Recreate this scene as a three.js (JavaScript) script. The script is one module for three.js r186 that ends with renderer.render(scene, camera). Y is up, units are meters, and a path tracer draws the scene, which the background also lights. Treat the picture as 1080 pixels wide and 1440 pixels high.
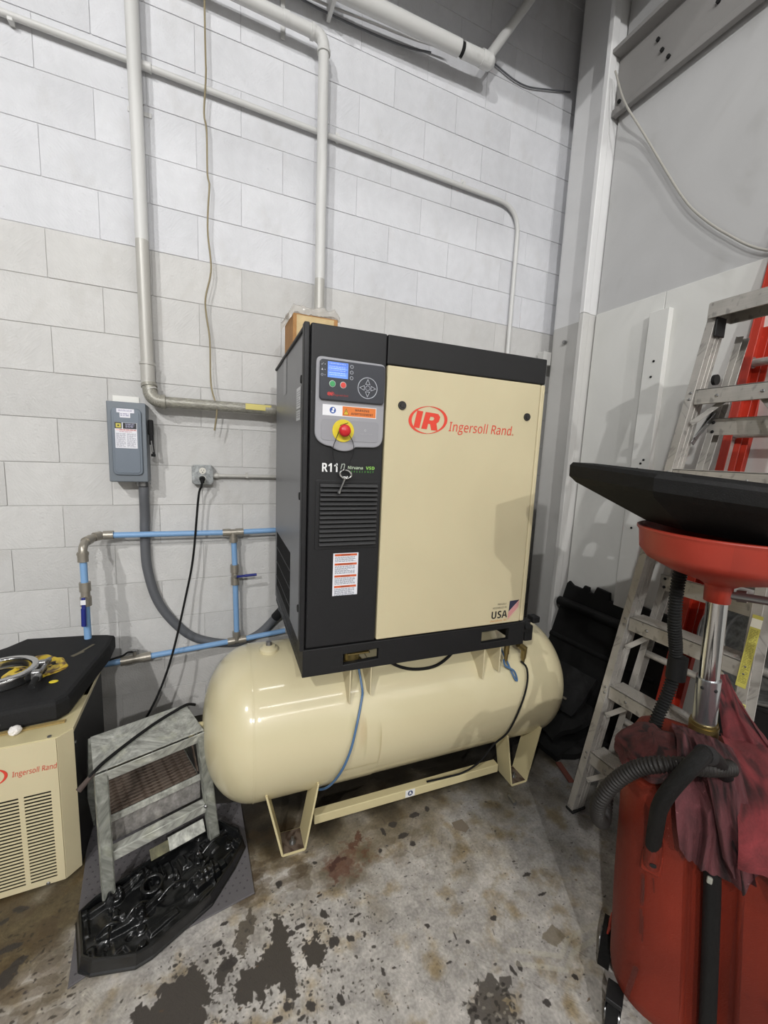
import * as THREE from 'three';
import { RoundedBoxGeometry } from 'three/addons/geometries/RoundedBoxGeometry.js';
import { mergeGeometries } from 'three/addons/utils/BufferGeometryUtils.js';
import { RectAreaLightUniformsLib } from 'three/addons/lights/RectAreaLightUniformsLib.js';
import { ImprovedNoise } from 'three/addons/math/ImprovedNoise.js';

// ---------------------------------------------------------------- camera, light, exposure
const scene = new THREE.Scene();
scene.background = new THREE.Color(0x0b0b0c);
const camera = new THREE.PerspectiveCamera(102.86, 1080 / 1440, 0.02, 60);
camera.rotation.order = 'YXZ';
camera.position.set(0.617, 1.523, 2.376);
camera.rotation.set(-0.13778, -0.41871, 0.04397);
scene.add(camera);

const renderer = new THREE.WebGLRenderer({ antialias: true });
renderer.toneMapping = THREE.LinearToneMapping;
renderer.toneMappingExposure = 0.85;
renderer.shadowMap.enabled = true;
renderer.shadowMap.type = THREE.PCFSoftShadowMap;

const LAMP_Y = 5.0;                        // height of the lamps under the roof
const LAMPS = [                            // x, z, candela
  [-2.3, 4.8, 52], [-2.2, 8.6, 98], [0.6, 9.0, 62],
];
const STRIPS = [[2.10, 2.40, 34], [2.15, 5.5, 40], [2.15, 8.55, 44]];   // x, z, nits
RectAreaLightUniformsLib.init();
const LAMP_COLOUR = 0xfffefc;

// ---------------------------------------------------------------- helpers
const V = (x, y, z) => new THREE.Vector3(x, y, z);
const rad = (d) => d * Math.PI / 180;
function rng(seed) { let a = seed >>> 0; return () => { a = (a + 0x6d2b79f5) | 0; let t = Math.imul(a ^ (a >>> 15), 1 | a); t = (t + Math.imul(t ^ (t >>> 7), 61 | t)) ^ t; return ((t ^ (t >>> 14)) >>> 0) / 4294967296; }; }
const perlin = new ImprovedNoise();
function fbm(x, y, z, oct = 4) { let s = 0, a = 0.5, f = 1; for (let i = 0; i < oct; i++) { s += a * perlin.noise(x * f, y * f, z + i * 7.3); a *= 0.5; f *= 2.03; } return s; }
const sm = (a, b, x) => { const t = Math.min(1, Math.max(0, (x - a) / (b - a))); return t * t * (3 - 2 * t); };
const used = {};
function numbered(name) { const n = used[name] = (used[name] ?? -1) + 1; return n ? name + '_' + String(n).padStart(3, '0') : name; }
function thing(name, label, category, pos = [0, 0, 0], turn = 0, group) {
  const o = new THREE.Group(); o.name = numbered(name); o.position.set(...pos); o.rotation.y = turn; scene.add(o);
  o.userData = { label, category }; if (group) o.userData.group = group; return o;
}
function struct(name, geo, material) { const o = geo ? new THREE.Mesh(geo, material) : new THREE.Group(); o.name = name; o.userData.kind = 'structure'; scene.add(o); return o; }
function part(name, geo, material, parent, label) {
  const o = new THREE.Mesh(Array.isArray(geo) ? merge(geo) : geo, material); o.name = numbered(name); parent.add(o);
  if (label) o.userData.label = label; return o;
}
function merge(list) {
  return mergeGeometries(list.map((g) => { const n = g.index ? g.toNonIndexed() : g; for (const k of Object.keys(n.attributes)) if (!['position', 'normal', 'uv'].includes(k)) n.deleteAttribute(k); n.clearGroups(); return n; }));
}
function uvm(geo, s = 1, ox = 0, oy = 0) {                 // uv in metres, by the dominant normal
  const g = geo.index ? geo.toNonIndexed() : geo, p = g.attributes.position, n = g.attributes.normal, uv = new Float32Array(p.count * 2);
  for (let i = 0; i < p.count; i++) {
    const ax = Math.abs(n.getX(i)), ay = Math.abs(n.getY(i)), az = Math.abs(n.getZ(i)); let u, v;
    if (az >= ax && az >= ay) { u = p.getX(i); v = p.getY(i); } else if (ax >= ay) { u = p.getZ(i); v = p.getY(i); } else { u = p.getX(i); v = p.getZ(i); }
    uv[i * 2] = u * s + ox; uv[i * 2 + 1] = v * s + oy;
  }
  g.setAttribute('uv', new THREE.BufferAttribute(uv, 2)); return g;
}
const at = (g, x, y, z) => g.translate(x, y, z);
function rbox(w, h, d, r = 0.004, x = 0, y = 0, z = 0, seg = 1) { return uvm(new RoundedBoxGeometry(w, h, d, seg, Math.min(r, w / 2.01, h / 2.01, d / 2.01))).translate(x, y, z); }
function bx(x0, x1, y0, y1, z0, z1, r = 0.003) { return rbox(x1 - x0, y1 - y0, z1 - z0, r, (x0 + x1) / 2, (y0 + y1) / 2, (z0 + z1) / 2); }
function cyl(a, b, r0, r1 = r0, n = 20, open = false) {    // a cylinder from a to b
  const A = V(...a), B = V(...b), d = B.clone().sub(A), L = d.length();
  const g = new THREE.CylinderGeometry(r1, r0, L, n, 1, open);
  g.applyQuaternion(new THREE.Quaternion().setFromUnitVectors(V(0, 1, 0), d.normalize()));
  return g.translate((a[0] + b[0]) / 2, (a[1] + b[1]) / 2, (a[2] + b[2]) / 2);
}
function bar(a, b, w, h, up = [0, 0, 1], r = 0.002) {      // a bar from a to b, w along up, h across
  const A = V(...a), B = V(...b), y = B.clone().sub(A), L = y.length(); y.normalize();
  const z = V(...up).addScaledVector(y, -V(...up).dot(y)).normalize(), x = y.clone().cross(z);
  const g = rbox(h, L, w, r); g.applyMatrix4(new THREE.Matrix4().makeBasis(x, y, z));
  return g.translate((a[0] + b[0]) / 2, (a[1] + b[1]) / 2, (a[2] + b[2]) / 2);
}
function tube(pts, r, n = 10, seg, tension = 0.5, closed = false) {
  const c = new THREE.CatmullRomCurve3(pts.map((p) => V(...p)), closed, 'catmullrom', tension);
  return caps(new THREE.TubeGeometry(c, seg || Math.max(12, pts.length * 8), r, n, closed), c, r, n, closed);
}
function caps(g, c, r, n, closed) {
  if (closed) return g;
  const out = [g];
  for (const t of [0, 1]) {
    const d = c.getTangentAt(t).multiplyScalar(t ? 1 : -1), p = c.getPointAt(t);
    const k = new THREE.CircleGeometry(r, n); k.applyQuaternion(new THREE.Quaternion().setFromUnitVectors(V(0, 0, 1), d)); k.translate(p.x, p.y, p.z); out.push(k);
  }
  return merge(out);
}
function run(pts, r, bend, n = 12) {                       // a pipe run: straight lengths with rounded corners
  const P = pts.map((p) => V(...p)), path = new THREE.CurvePath(); let from = P[0];
  for (let i = 1; i < P.length - 1; i++) {
    const a = P[i].clone().add(P[i - 1].clone().sub(P[i]).setLength(bend)), b = P[i].clone().add(P[i + 1].clone().sub(P[i]).setLength(bend));
    path.add(new THREE.LineCurve3(from, a)); path.add(new THREE.QuadraticBezierCurve3(a, P[i], b)); from = b;
  }
  path.add(new THREE.LineCurve3(from, P[P.length - 1]));
  const pp = []; for (const c of path.curves) { const k = c.isLineCurve3 ? 2 : 10; for (let i = pp.length ? 1 : 0; i <= k; i++) pp.push(c.getPoint(i / k)); }
  const poly = new (class extends THREE.Curve { getPoint(t, o = new THREE.Vector3()) { const s = t * (pp.length - 1), i = Math.min(pp.length - 2, Math.floor(s)); return o.copy(pp[i]).lerp(pp[i + 1], s - i); } getPointAt(t, o) { return this.getPoint(t, o); } getTangentAt(t) { return this.getTangent(t); } })();
  return caps(new THREE.TubeGeometry(poly, pp.length - 1, r, n, false), poly, r, n, false);
}
function shapeOf(pts) { const s = new THREE.Shape(); pts.forEach(([x, y], i) => i ? s.lineTo(x, y) : s.moveTo(x, y)); s.closePath(); return s; }
function hole(pts) { const s = new THREE.Path(); pts.forEach(([x, y], i) => i ? s.lineTo(x, y) : s.moveTo(x, y)); s.closePath(); return s; }
function rrect(x0, y0, x1, y1, r, n = 5) {
  const o = []; for (const [cx, cy, a] of [[x1 - r, y1 - r, 0], [x0 + r, y1 - r, 90], [x0 + r, y0 + r, 180], [x1 - r, y0 + r, 270]]) for (let i = 0; i <= n; i++) { const t = rad(a + 90 * i / n); o.push([cx + r * Math.cos(t), cy + r * Math.sin(t)]); }
  return o;
}
function extr(shape, depth, bevel = 0, holes = []) {       // extruded along +z from 0 to depth
  const s = Array.isArray(shape) ? shapeOf(shape) : shape; holes.forEach((h) => s.holes.push(hole(h)));
  const b = Math.min(bevel, depth / 2.01);
  const g = new THREE.ExtrudeGeometry(s, { depth: depth - 2 * b, bevelEnabled: b > 0, bevelThickness: b, bevelSize: b, bevelOffset: -b, bevelSegments: 2, curveSegments: 10 });
  return uvm(g.translate(0, 0, b));
}
const lathe = (pts, n = 40) => new THREE.LatheGeometry(pts.map(([x, y]) => new THREE.Vector2(x, y)), n);

// ---------------------------------------------------------------- textures and materials
function tex(w, h, f, srgb, rep = 1) {                      // f(u, v, x, y) -> grey or [r, g, b], 0..1
  const d = new Uint8Array(w * h * 4);
  for (let y = 0; y < h; y++) for (let x = 0; x < w; x++) { const c = f(x / w, y / h, x, y), i = (y * w + x) * 4, k = typeof c === 'number'; d[i] = 255 * Math.min(1, Math.max(0, k ? c : c[0])); d[i + 1] = 255 * Math.min(1, Math.max(0, k ? c : c[1])); d[i + 2] = 255 * Math.min(1, Math.max(0, k ? c : c[2])); d[i + 3] = 255; }
  const t = new THREE.DataTexture(d, w, h); t.wrapS = t.wrapT = THREE.RepeatWrapping; t.magFilter = THREE.LinearFilter; t.minFilter = THREE.LinearMipmapLinearFilter; t.generateMipmaps = true; t.repeat.set(rep, rep);
  if (srgb) t.colorSpace = THREE.SRGBColorSpace; t.needsUpdate = true; return t;
}
function canvasTex(w, h, draw) { const c = document.createElement('canvas'); c.width = w; c.height = h; draw(c.getContext('2d'), w, h); const t = new THREE.CanvasTexture(c); t.colorSpace = THREE.SRGBColorSpace; t.magFilter = THREE.LinearFilter; t.anisotropy = 8; return t; }
const M = (color, rough = 0.6, metal = 0, extra = {}) => new THREE.MeshStandardMaterial({ color, roughness: rough, metalness: metal, ...extra });
const PB = (color, roughness, extra = {}) => new THREE.MeshPhysicalMaterial({ color, roughness, specularIntensity: 0.6, ...extra });
const tn = (u, v, s, z, o = 4) => { const a = u * Math.PI * 2, b = v * Math.PI * 2, k = s / 6.283; return fbm(Math.cos(a) * k + 11, Math.sin(a) * k + Math.cos(b) * k * 0.93, Math.sin(b) * k + z, o); }; // tiles

const rp = rng(5), pits = Array.from({ length: 12 }, () => [rp(), rp(), 0.003 + 0.007 * rp(), rp()]);
const blockBump = tex(512, 512, (u, v) => { let h = 0.62 + 0.5 * tn(u, v, 60, 1, 3) + 0.25 * tn(u, v, 9, 3, 2); for (const [a, b, r, k] of pits) { const d = Math.hypot(u - a, (v - b)); if (d < r * 1.6) h -= (0.2 + 0.2 * k) * (1 - sm(r * 0.5, r * 1.6, d)); } return h; }, false, 2);
const blockTone = tex(512, 512, (u, v) => { const a = 0.975 + 0.05 * tn(u, v, 5, 9, 4) + 0.03 * tn(u, v, 30, 4, 3); const s = sm(0.20, 0.40, tn(u, v, 7, 21, 4)) * 0.02; return [a - s, a - s * 1.1, a - s * 1.3]; }, true, 0.8);
const speck = tex(256, 256, (u, v) => 0.5 + 0.5 * tn(u, v, 40, 2, 3), false, 6);
const plasticBump = tex(256, 256, (u, v) => 0.5 + 0.6 * tn(u, v, 70, 7, 2), false, 8);
const galv = tex(512, 512, (u, v) => { const n = tn(u, v, 12, 5, 4), m = tn(u, v, 40, 8, 3), k = 0.80 + 0.34 * n + 0.20 * m, w = sm(0.05, 0.3, tn(u, v, 6, 14, 4)); return [k + 0.06 * w, k + 0.06 * w, k - 0.02 + 0.03 * w]; }, true, 3);
const aluTone = tex(512, 512, (u, v) => { const n = tn(u, v, 8, 3, 4), m = fbm(u * 6, v * 160, 3, 2), d = sm(0.12, 0.34, tn(u, v, 16, 33, 4)); const k = 0.86 + 0.08 * n + 0.08 * m - 0.16 * d; return [k, k * 0.99, k * 0.97]; }, true, 2.5);
const clothTone = tex(512, 512, (u, v) => { const k = 0.80 + 0.28 * tn(u, v, 7, 3, 4) + 0.10 * tn(u, v, 60, 2, 2), s = sm(0.02, 0.30, tn(u, v, 4, 40, 4)) * 0.45; return [k - s, (k - s) * 0.98, (k - s)]; }, true, 2);
const clothBump = tex(256, 256, (u, v) => 0.5 + 0.25 * Math.sin(u * 6.283 * 64) * Math.sin(v * 6.283 * 64) + 0.5 * tn(u, v, 30, 2, 2), false, 4);
const redTone = tex(512, 512, (u, v) => { const k = 0.90 + 0.22 * tn(u, v, 4, 3, 4), s = sm(0.22, 0.40, tn(u, v, 9, 17, 4)) * 0.35; return [k - s * 0.6, k - s, k - s]; }, true, 1.2);
const cardTone = tex(256, 256, (u, v) => { const k = 0.92 + 0.1 * tn(u, v, 8, 3, 3) + 0.04 * Math.sin(v * 6.283 * 60); return [k, k * 0.98, k * 0.95]; }, true, 4);
const rustTone = tex(512, 512, (u, v) => { const k = sm(-0.1, 0.35, tn(u, v, 10, 6, 4)); return [0.40 - 0.14 * k, 0.35 - 0.15 * k, 0.31 - 0.15 * k]; }, true, 5);
const creamTone = tex(512, 512, (u, v) => { const k = 0.985 + 0.035 * tn(u, v, 4, 3, 4); return [k, k * 0.998, k * 0.99]; }, true, 1);
const streakTone = tex(512, 512, (u, v) => { const k = 0.975 + 0.035 * tn(u, v, 5, 3, 4), s = sm(0.12, 0.5, tn(u, v, 6, 29, 4)) * 0.04; return [k - s, k - s * 1.02, k - s * 1.1]; }, true, 1);

const m = {
  white: M(0xdcdde1, 0.72, 0, { map: blockTone, bumpMap: blockBump, bumpScale: 0.0025 }),
  grey: M(0xd1d0ce, 0.62, 0, { map: blockTone, bumpMap: blockBump, bumpScale: 0.0025 }),
  grey2: M(0xcac9c7, 0.62, 0, { map: blockTone, bumpMap: blockBump, bumpScale: 0.0025 }),
  grey3: M(0xc5c3c0, 0.65, 0, { map: blockTone, bumpMap: blockBump, bumpScale: 0.0025 }), white2: M(0xd8d9dd, 0.72, 0, { map: blockTone, bumpMap: blockBump, bumpScale: 0.0025 }),
  grout: M(0xc9c9cc, 0.85), groutLow: M(0xb8b7b5, 0.85),
  sheetWhite: M(0xc0c0c0, 0.5, 0, { map: streakTone }), sheetGrey: M(0xdededa, 0.5, 0, { map: streakTone }),
  paintWhite: M(0xe2e2e2, 0.45, 0, { map: streakTone }), paintGrey: M(0xcbcac7, 0.45, 0, { map: streakTone }),
  girt: M(0x8d8b89, 0.5, 0, { map: streakTone }), pipeWhite: M(0xd6d6d4, 0.45, 0, { map: streakTone }), pipeGrey: M(0xbcbab4, 0.4, 0.1, { map: streakTone }),
  pipeBare: M(0xbcb9b2, 0.42, 0.2, { map: galv }),
  cream: M(0xcbc09f, 0.42, 0, { map: creamTone }), creamGloss: new THREE.MeshPhysicalMaterial({ color: 0xd0c6a3, roughness: 0.42, clearcoat: 0.8, clearcoatRoughness: 0.10, map: creamTone }),
  creamDirty: M(0xc9bd93, 0.5, 0, { map: streakTone }),
  black: PB(0x171718, 0.55, { specularIntensity: 0.8 }), blackSatin: PB(0x19191b, 0.5, { specularIntensity: 0.8 }), slate: M(0x77787b, 0.38, 0.25), dark: M(0x0c0c0d, 0.8), podGrey: M(0x97979c, 0.5),
  slat: M(0x222223, 0.45), rubber: PB(0x0a0a0a, 0.65, { bumpMap: plasticBump, bumpScale: 0.001 }),
  blackGloss: new THREE.MeshPhysicalMaterial({ color: 0x0e0f10, roughness: 0.28, clearcoat: 0.5, clearcoatRoughness: 0.15 }),
  foam: PB(0x1b1b1c, 0.75, { bumpMap: plasticBump, bumpScale: 0.002 }),
  blue: M(0x7fa6d0, 0.4), blueDark: M(0x1f2a7a, 0.4), blueTube: M(0x47698f, 0.35), brass: M(0x8b7a4c, 0.38, 0.8), nickel: M(0xa39d92, 0.36, 0.55), chrome: M(0xc8c8c8, 0.14, 1), steel: M(0x9a9a9a, 0.32, 0.9),
  boxGrey: M(0x6f767d, 0.45, 0.15), flex: M(0x5d5f63, 0.5), galv: M(0xc8c9c5, 0.5, 0.1, { map: galv }), galvDark: M(0x9b9d98, 0.55, 0.1, { map: galv }), alu: M(0xcfcdca, 0.42, 0.4, { map: aluTone }),
  red: M(0xb03b2b, 0.42, 0, { map: redTone }), redPoly: PB(0x742210, 0.5, { map: redTone, bumpMap: plasticBump, bumpScale: 0.001 }),
  rag: M(0x6a383b, 0.92, 0, { map: clothTone, bumpMap: clothBump, bumpScale: 0.002, side: THREE.DoubleSide }), ragDark: M(0x5c2420, 0.92, 0, { map: clothTone, bumpMap: clothBump, bumpScale: 0.002, side: THREE.DoubleSide }),
  orange: M(0xaa2c18, 0.42), card: M(0xb98d5c, 0.85, 0, { map: cardTone }), cardPale: M(0xdcc79c, 0.8, 0, { map: cardTone }),
  film: new THREE.MeshPhysicalMaterial({ color: 0xe9e7e2, roughness: 0.12, transmission: 0.6, thickness: 0, side: THREE.DoubleSide }),
  matGrey: M(0x5b585a, 0.8, 0, { bumpMap: plasticBump, bumpScale: 0.001 }), yellow: M(0xd9c42c, 0.5), whiteStick: M(0xe6e6ea, 0.55), rust: M(0xffffff, 0.6, 0.2, { map: rustTone }),
};
function sticker(parent, name, w, h, pos, draw, res = 900, rot = [0, 0, 0], label, extra = {}) {   // a printed label, alpha where nothing is drawn
  const W = Math.round(w * res), H = Math.round(h * res), t = canvasTex(W, H, (c) => { c.scale(W / w, H / h); draw(c, w, h); });
  const o = part(name, new THREE.PlaneGeometry(w, h), M(0xffffff, 0.45, 0, { map: t, transparent: true, ...extra }), parent, label);
  o.position.set(...pos); o.rotation.set(...rot); return o;
}
function text(c, s, x, y, size, color, font = 'sans-serif', weight = '', align = 'left', skew = 0, maxw) {   // metres, y down
  c.save(); c.translate(x, y); if (skew) c.transform(1, 0, -skew, 1, 0, 0); c.scale(size / 100, size / 100); c.font = `${weight} 100px ${font}`; c.textAlign = align; c.fillStyle = color;
  if (maxw) { const k = maxw / (c.measureText(s).width * size / 100); c.scale(k, 1); }
  c.fillText(s, 0, 0); c.restore();
}
function greek(c, x0, x1, y0, y1, rows, color, seed) {       // lines of print too small to read
  const r = rng(seed), st = (y1 - y0) / rows; c.fillStyle = color;
  for (let i = 0; i < rows; i++) { let x = x0; const end = x1 - (i % 4 === 3 ? 0.4 : 0.05) * (x1 - x0) * r(); while (x < end) { const l = Math.min(end - x, st * (0.8 + 2.4 * r())); c.fillRect(x, y0 + i * st, l, st * 0.5); x += l + st * 0.45; } }
}
function logoIR(c, cx, cy, rx, ry, color) {                   // the ringed italic letters
  c.save(); c.translate(cx, cy); c.rotate(-0.10); c.fillStyle = color;
  for (const s of [0, Math.PI]) { c.save(); c.rotate(s); c.beginPath(); c.ellipse(0, 0, rx, ry, 0, rad(100), rad(290)); c.ellipse(rx * 0.06, 0, rx * 0.90, ry * 0.965, 0, rad(288), rad(102), true); c.closePath(); c.fill(); c.restore(); }
  c.restore(); const k = ry / 0.049, I = (q) => { c.beginPath(); q.forEach(([x, y], n) => n ? c.lineTo(cx + x * k, cy + y * k) : c.moveTo(cx + x * k, cy + y * k)); c.closePath(); c.fill(); };
  c.fillStyle = color; I([[-0.046, -0.031], [-0.022, -0.029], [-0.034, 0.031], [-0.058, 0.029]]);
  c.fillStyle = color; I([[-0.012, -0.028], [0.024, -0.026], [0.040, -0.024], [0.048, -0.014], [0.044, 0.002], [0.034, 0.010], [0.040, 0.036], [0.014, 0.035], [0.008, 0.014], [0.000, 0.013], [-0.004, 0.033], [-0.027, 0.032]]);
  c.save(); c.globalCompositeOperation = 'destination-out'; I([[0.008, -0.013], [0.021, -0.012], [0.024, -0.007], [0.021, -0.001], [0.014, 0.001], [0.004, 0.000]]); c.restore();
  c.save(); c.strokeStyle = color; c.lineWidth = ry * 0.09; c.restore();
}

// ---------------------------------------------------------------- the room
const CH = 0.2032, CL = 0.4064, PAINT = 12 * CH, RW = 2.86;
{ // back wall: painted concrete blocks, each a piece of its own, in front of the recessed joints
  const w = struct('wall_back');
  part('mortar', uvm(new THREE.BoxGeometry(11, 6 - PAINT, 0.3).translate(-0.4, (6 + PAINT) / 2, -0.1535)), m.grout, w, 'painted joints of the upper wall');
  part('mortar', uvm(new THREE.BoxGeometry(11, PAINT + 0.1, 0.3).translate(-0.4, (PAINT - 0.1) / 2, -0.1535)), m.groutLow, w, 'painted joints of the lower wall');
  const r = rng(11), g = 0.0034;
  const blockGeo = (W, ox, oy) => { const e = extr(rrect(-W / 2 + 0.0009, -CH / 2 + g / 2, W / 2 - 0.0009, CH / 2 - g / 2, 0.003, 1), 0.024, 0.0014); const n = uvm(e, 1, ox, oy); return n.translate(0, 0, -0.024); };
  const full = Array.from({ length: 6 }, (_, i) => blockGeo(CL, i * 0.37, i * 0.61)), outer = { up: [], low: [] };
  for (let row = 0; row < 29; row++) {
    const off = row % 2 ? 0 : CL / 2;
    for (let k = -8; k < 8; k++) {
      const x0 = off + k * CL; let x1 = x0 + CL; if (x0 > 3.1) continue;
      const low = row < 12, geo = full[Math.floor(r() * 6)], dz = (r() - 0.5) * 0.0018, near = x0 > -1.0 && row < 23;
      if (near) { const b = part('brick', geo, low ? (row < 2 ? m.grey3 : r() < 0.3 ? m.grey2 : m.grey) : r() < 0.3 ? m.white2 : m.white, w); b.position.set(x0 + CL / 2, (row + 0.5) * CH, dz); b.rotation.x = (r() - 0.5) * 0.004; }
      else outer[low ? 'low' : 'up'].push(geo.clone().translate(x0 + CL / 2, (row + 0.5) * CH, dz));
    }
  }
  for (const [k, mm] of [['up', m.white], ['low', m.grey]]) { const o = part('outer_brick', outer[k], mm, w); o.userData.kind = 'stuff'; }
}
{ // right wall: smooth sheets, the lower ones standing a little proud, with a batten
  const w = struct('wall_right');
  part('upper_sheet', uvm(new THREE.BoxGeometry(0.24, 6 - PAINT + 0.02, 10).translate(RW + 0.12, (6 + PAINT) / 2, 5.445)), m.sheetWhite, w);
  const seams = [0.445, 0.868, 2.09, 3.31, 4.53, 10];
  for (let i = 0; i < 5; i++) part('panel', bx(RW - 0.010, RW + 0.24, -0.05, PAINT, seams[i] + 0.0015, seams[i + 1] - 0.0015, 0.002), m.sheetGrey, w);
}
{ // batten screwed to the lower sheet
  const b = thing('wall_batten', 'pale grey painted wooden batten screwed upright to the lower sheet wall', 'batten', [RW - 0.010, 0.56, 0.868]);
  part('board', bx(-0.036, 0, 0, 1.78, -0.052, 0.052, 0.003), m.sheetGrey, b);
  for (const [y, z] of [[1.52, 0.005], [1.44, 0.0], [0.98, 0.005], [0.95, -0.01], [0.62, 0.0], [1.0, 0.02]]) part('screw', new THREE.CylinderGeometry(0.006, 0.006, 0.004, 12).rotateZ(Math.PI / 2).translate(-0.037, y, z), m.dark, b);
}
{ // floor
  const X0 = -0.6, Z0 = -0.02, WX = 3.6, WZ = 2.4, W = 2048, H = 1365, px = W / WX;
  const c = document.createElement('canvas'); c.width = W; c.height = H; const g = c.getContext('2d');
  const im = g.createImageData(W, H), d = im.data;
  for (let y = 0; y < H; y++) for (let x = 0; x < W; x++) {
    const wx = X0 + x / px, wz = Z0 + y / px, n = fbm(wx * 3.1, wz * 3.1, 1.5, 4), f = fbm(wx * 21, wz * 21, 4.2, 3), gr = fbm(wx * 120, wz * 120, 8, 2), warp = fbm(wx * 5, wz * 5, 20, 3);
    let k = 170 + 38 * n + 44 * f + 40 * gr + 26 * fbm(wx * 48, wz * 48, 15, 2); let R = k, G = k * 0.975, B = k * 0.945;
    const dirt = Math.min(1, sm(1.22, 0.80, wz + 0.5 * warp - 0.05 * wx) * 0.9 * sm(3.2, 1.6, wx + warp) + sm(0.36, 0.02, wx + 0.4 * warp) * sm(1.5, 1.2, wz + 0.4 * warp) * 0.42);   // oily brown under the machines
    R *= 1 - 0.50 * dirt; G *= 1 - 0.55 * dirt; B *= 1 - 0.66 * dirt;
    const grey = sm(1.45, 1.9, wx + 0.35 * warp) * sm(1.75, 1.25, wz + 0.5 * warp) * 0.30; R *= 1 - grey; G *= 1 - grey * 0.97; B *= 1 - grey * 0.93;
    const oil = sm(0.98, 0.72, wz + 0.30 * warp - 0.04 * wx) * sm(0.25, 0.6, wx + 0.3 * warp) * 0.62; R *= 1 - oil; G *= 1 - oil * 1.02; B *= 1 - oil * 1.04;  // oil soak, with the shade under the tank painted into the same darkening
    const br = sm(0.02, 0.42, fbm(wx * 9.3, wz * 9.3, 33, 6)) * 0.24; R *= 1 - br * 0.7; G *= 1 - br; B *= 1 - br * 1.6;
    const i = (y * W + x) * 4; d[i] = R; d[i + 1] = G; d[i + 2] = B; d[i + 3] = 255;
  }
  g.putImageData(im, 0, 0);
  const r = rng(77), P = (x, z) => [(x - X0) * px, (z - Z0) * px];
  function blotch(flat, color, rough = 0.012, alpha = 1) {     // a stain with a ragged edge, given in metres on the floor
    const q = []; for (let i = 0; i < flat.length; i += 2) { const j = (i + 2) % flat.length; for (let s = 0; s < 16; s++) { const t = s / 16, x = flat[i] * (1 - t) + flat[j] * t, z = flat[i + 1] * (1 - t) + flat[j + 1] * t; q.push([x + rough * (fbm(x * 45, z * 45, 3, 3) * 1.5 + fbm(x * 190, z * 190, 5, 2) * 0.7), z + rough * (fbm(x * 45, z * 45, 9, 3) * 1.5 + fbm(x * 190, z * 190, 6, 2) * 0.7)]); } }
    g.globalAlpha = alpha; g.fillStyle = color; g.beginPath(); q.forEach(([x, z], i) => i ? g.lineTo(...P(x, z)) : g.moveTo(...P(x, z))); g.closePath(); g.fill(); g.globalAlpha = 1;
  }
  function spot(x, z, a, b, color, alpha = 1) { const q = [], ph = r() * 9; for (let i = 0; i < 14; i++) { const t = i / 14 * 6.283, k = 0.8 + 0.35 * Math.sin(t * 2 + ph) * r() + 0.25 * r(); q.push(x + a * k * Math.cos(t), z + b * k * Math.sin(t)); } blotch(q, color, 0.004, alpha); }
  const DK = '#403b36', DK2 = '#332f2d';
  for (let i = 0; i < 60; i++) { const x = 0.7 + 0.7 * r(), z = 1.0 + 0.2 * r(); spot(x, z, 0.02 + 0.04 * r(), 0.008 + 0.02 * r(), '#4d3f2c', 0.16); }
  for (let i = 0; i < 34; i++) spot(0.72 + 0.22 * r(), 0.86 + 0.27 * r(), 0.02 + 0.05 * r(), 0.01 + 0.03 * r(), '#3a2c18', 0.28);
  for (let i = 0; i < 40; i++) spot(-0.1 + 0.34 * r(), 0.84 + 0.42 * r(), 0.015 + 0.05 * r(), 0.01 + 0.03 * r(), '#4a3d2a', 0.3);
  for (let i = 0; i < 260; i++) spot(1.30 + 0.6 * r(), 1.05 + 0.6 * r(), 0.004 + 0.016 * r(), 0.003 + 0.012 * r(), r() < 0.7 ? '#6a5c40' : '#b7ae9c', 0.10);
  const big = [
    [0.417, 1.349, 0.419, 1.298, 0.473, 1.302, 0.476, 1.264, 0.502, 1.255, 0.536, 1.263, 0.556, 1.237, 0.585, 1.263, 0.613, 1.300, 0.616, 1.333, 0.599, 1.368, 0.595, 1.47, 0.42, 1.47],
    [0.680, 1.382, 0.668, 1.334, 0.700, 1.310, 0.753, 1.312, 0.780, 1.273, 0.803, 1.228, 0.814, 1.198, 0.835, 1.218, 0.845, 1.256, 0.841, 1.338, 0.845, 1.388, 0.821, 1.439, 0.800, 1.414, 0.781, 1.371, 0.762, 1.363, 0.748, 1.426, 0.734, 1.378, 0.703, 1.395],
    [0.625, 1.299, 0.636, 1.265, 0.667, 1.260, 0.684, 1.285, 0.665, 1.305, 0.649, 1.313, 0.629, 1.344],
    [0.867, 1.349, 0.885, 1.320, 0.920, 1.297, 0.936, 1.305, 0.923, 1.330, 0.948, 1.340, 0.933, 1.360, 0.910, 1.381, 0.894, 1.379]];
  blotch([0.683, 1.255, 0.675, 1.210, 0.711, 1.180, 0.738, 1.143, 0.748, 1.183, 0.735, 1.223, 0.720, 1.269, 0.697, 1.280], '#4a4238', 0.03, 0.8);
  big.forEach((b) => { blotch(b, DK, 0.026); for (let i = 0; i < b.length; i += 2) for (let k = 0; k < 7; k++) { const a = r() * 6.28, d = 0.012 + 0.045 * r(); spot(b[i] + d * Math.cos(a), b[i + 1] + d * Math.sin(a), 0.0015 + 0.007 * r() * r(), 0.0015 + 0.006 * r() * r(), DK, 0.9); } });
  blotch([1.263, 1.623, 1.321, 1.618, 1.359, 1.607, 1.400, 1.624, 1.401, 1.650, 1.383, 1.70, 1.356, 1.75, 1.302, 1.74, 1.272, 1.68], '#47423d', 0.05, 0.85);
  for (let i = 0; i < 90; i++) spot(1.27 + 0.13 * r(), 1.62 + 0.12 * r(), 0.003 + 0.006 * r(), 0.002 + 0.005 * r(), r() < 0.5 ? '#8d867c' : '#26221f', 0.7);
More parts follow.
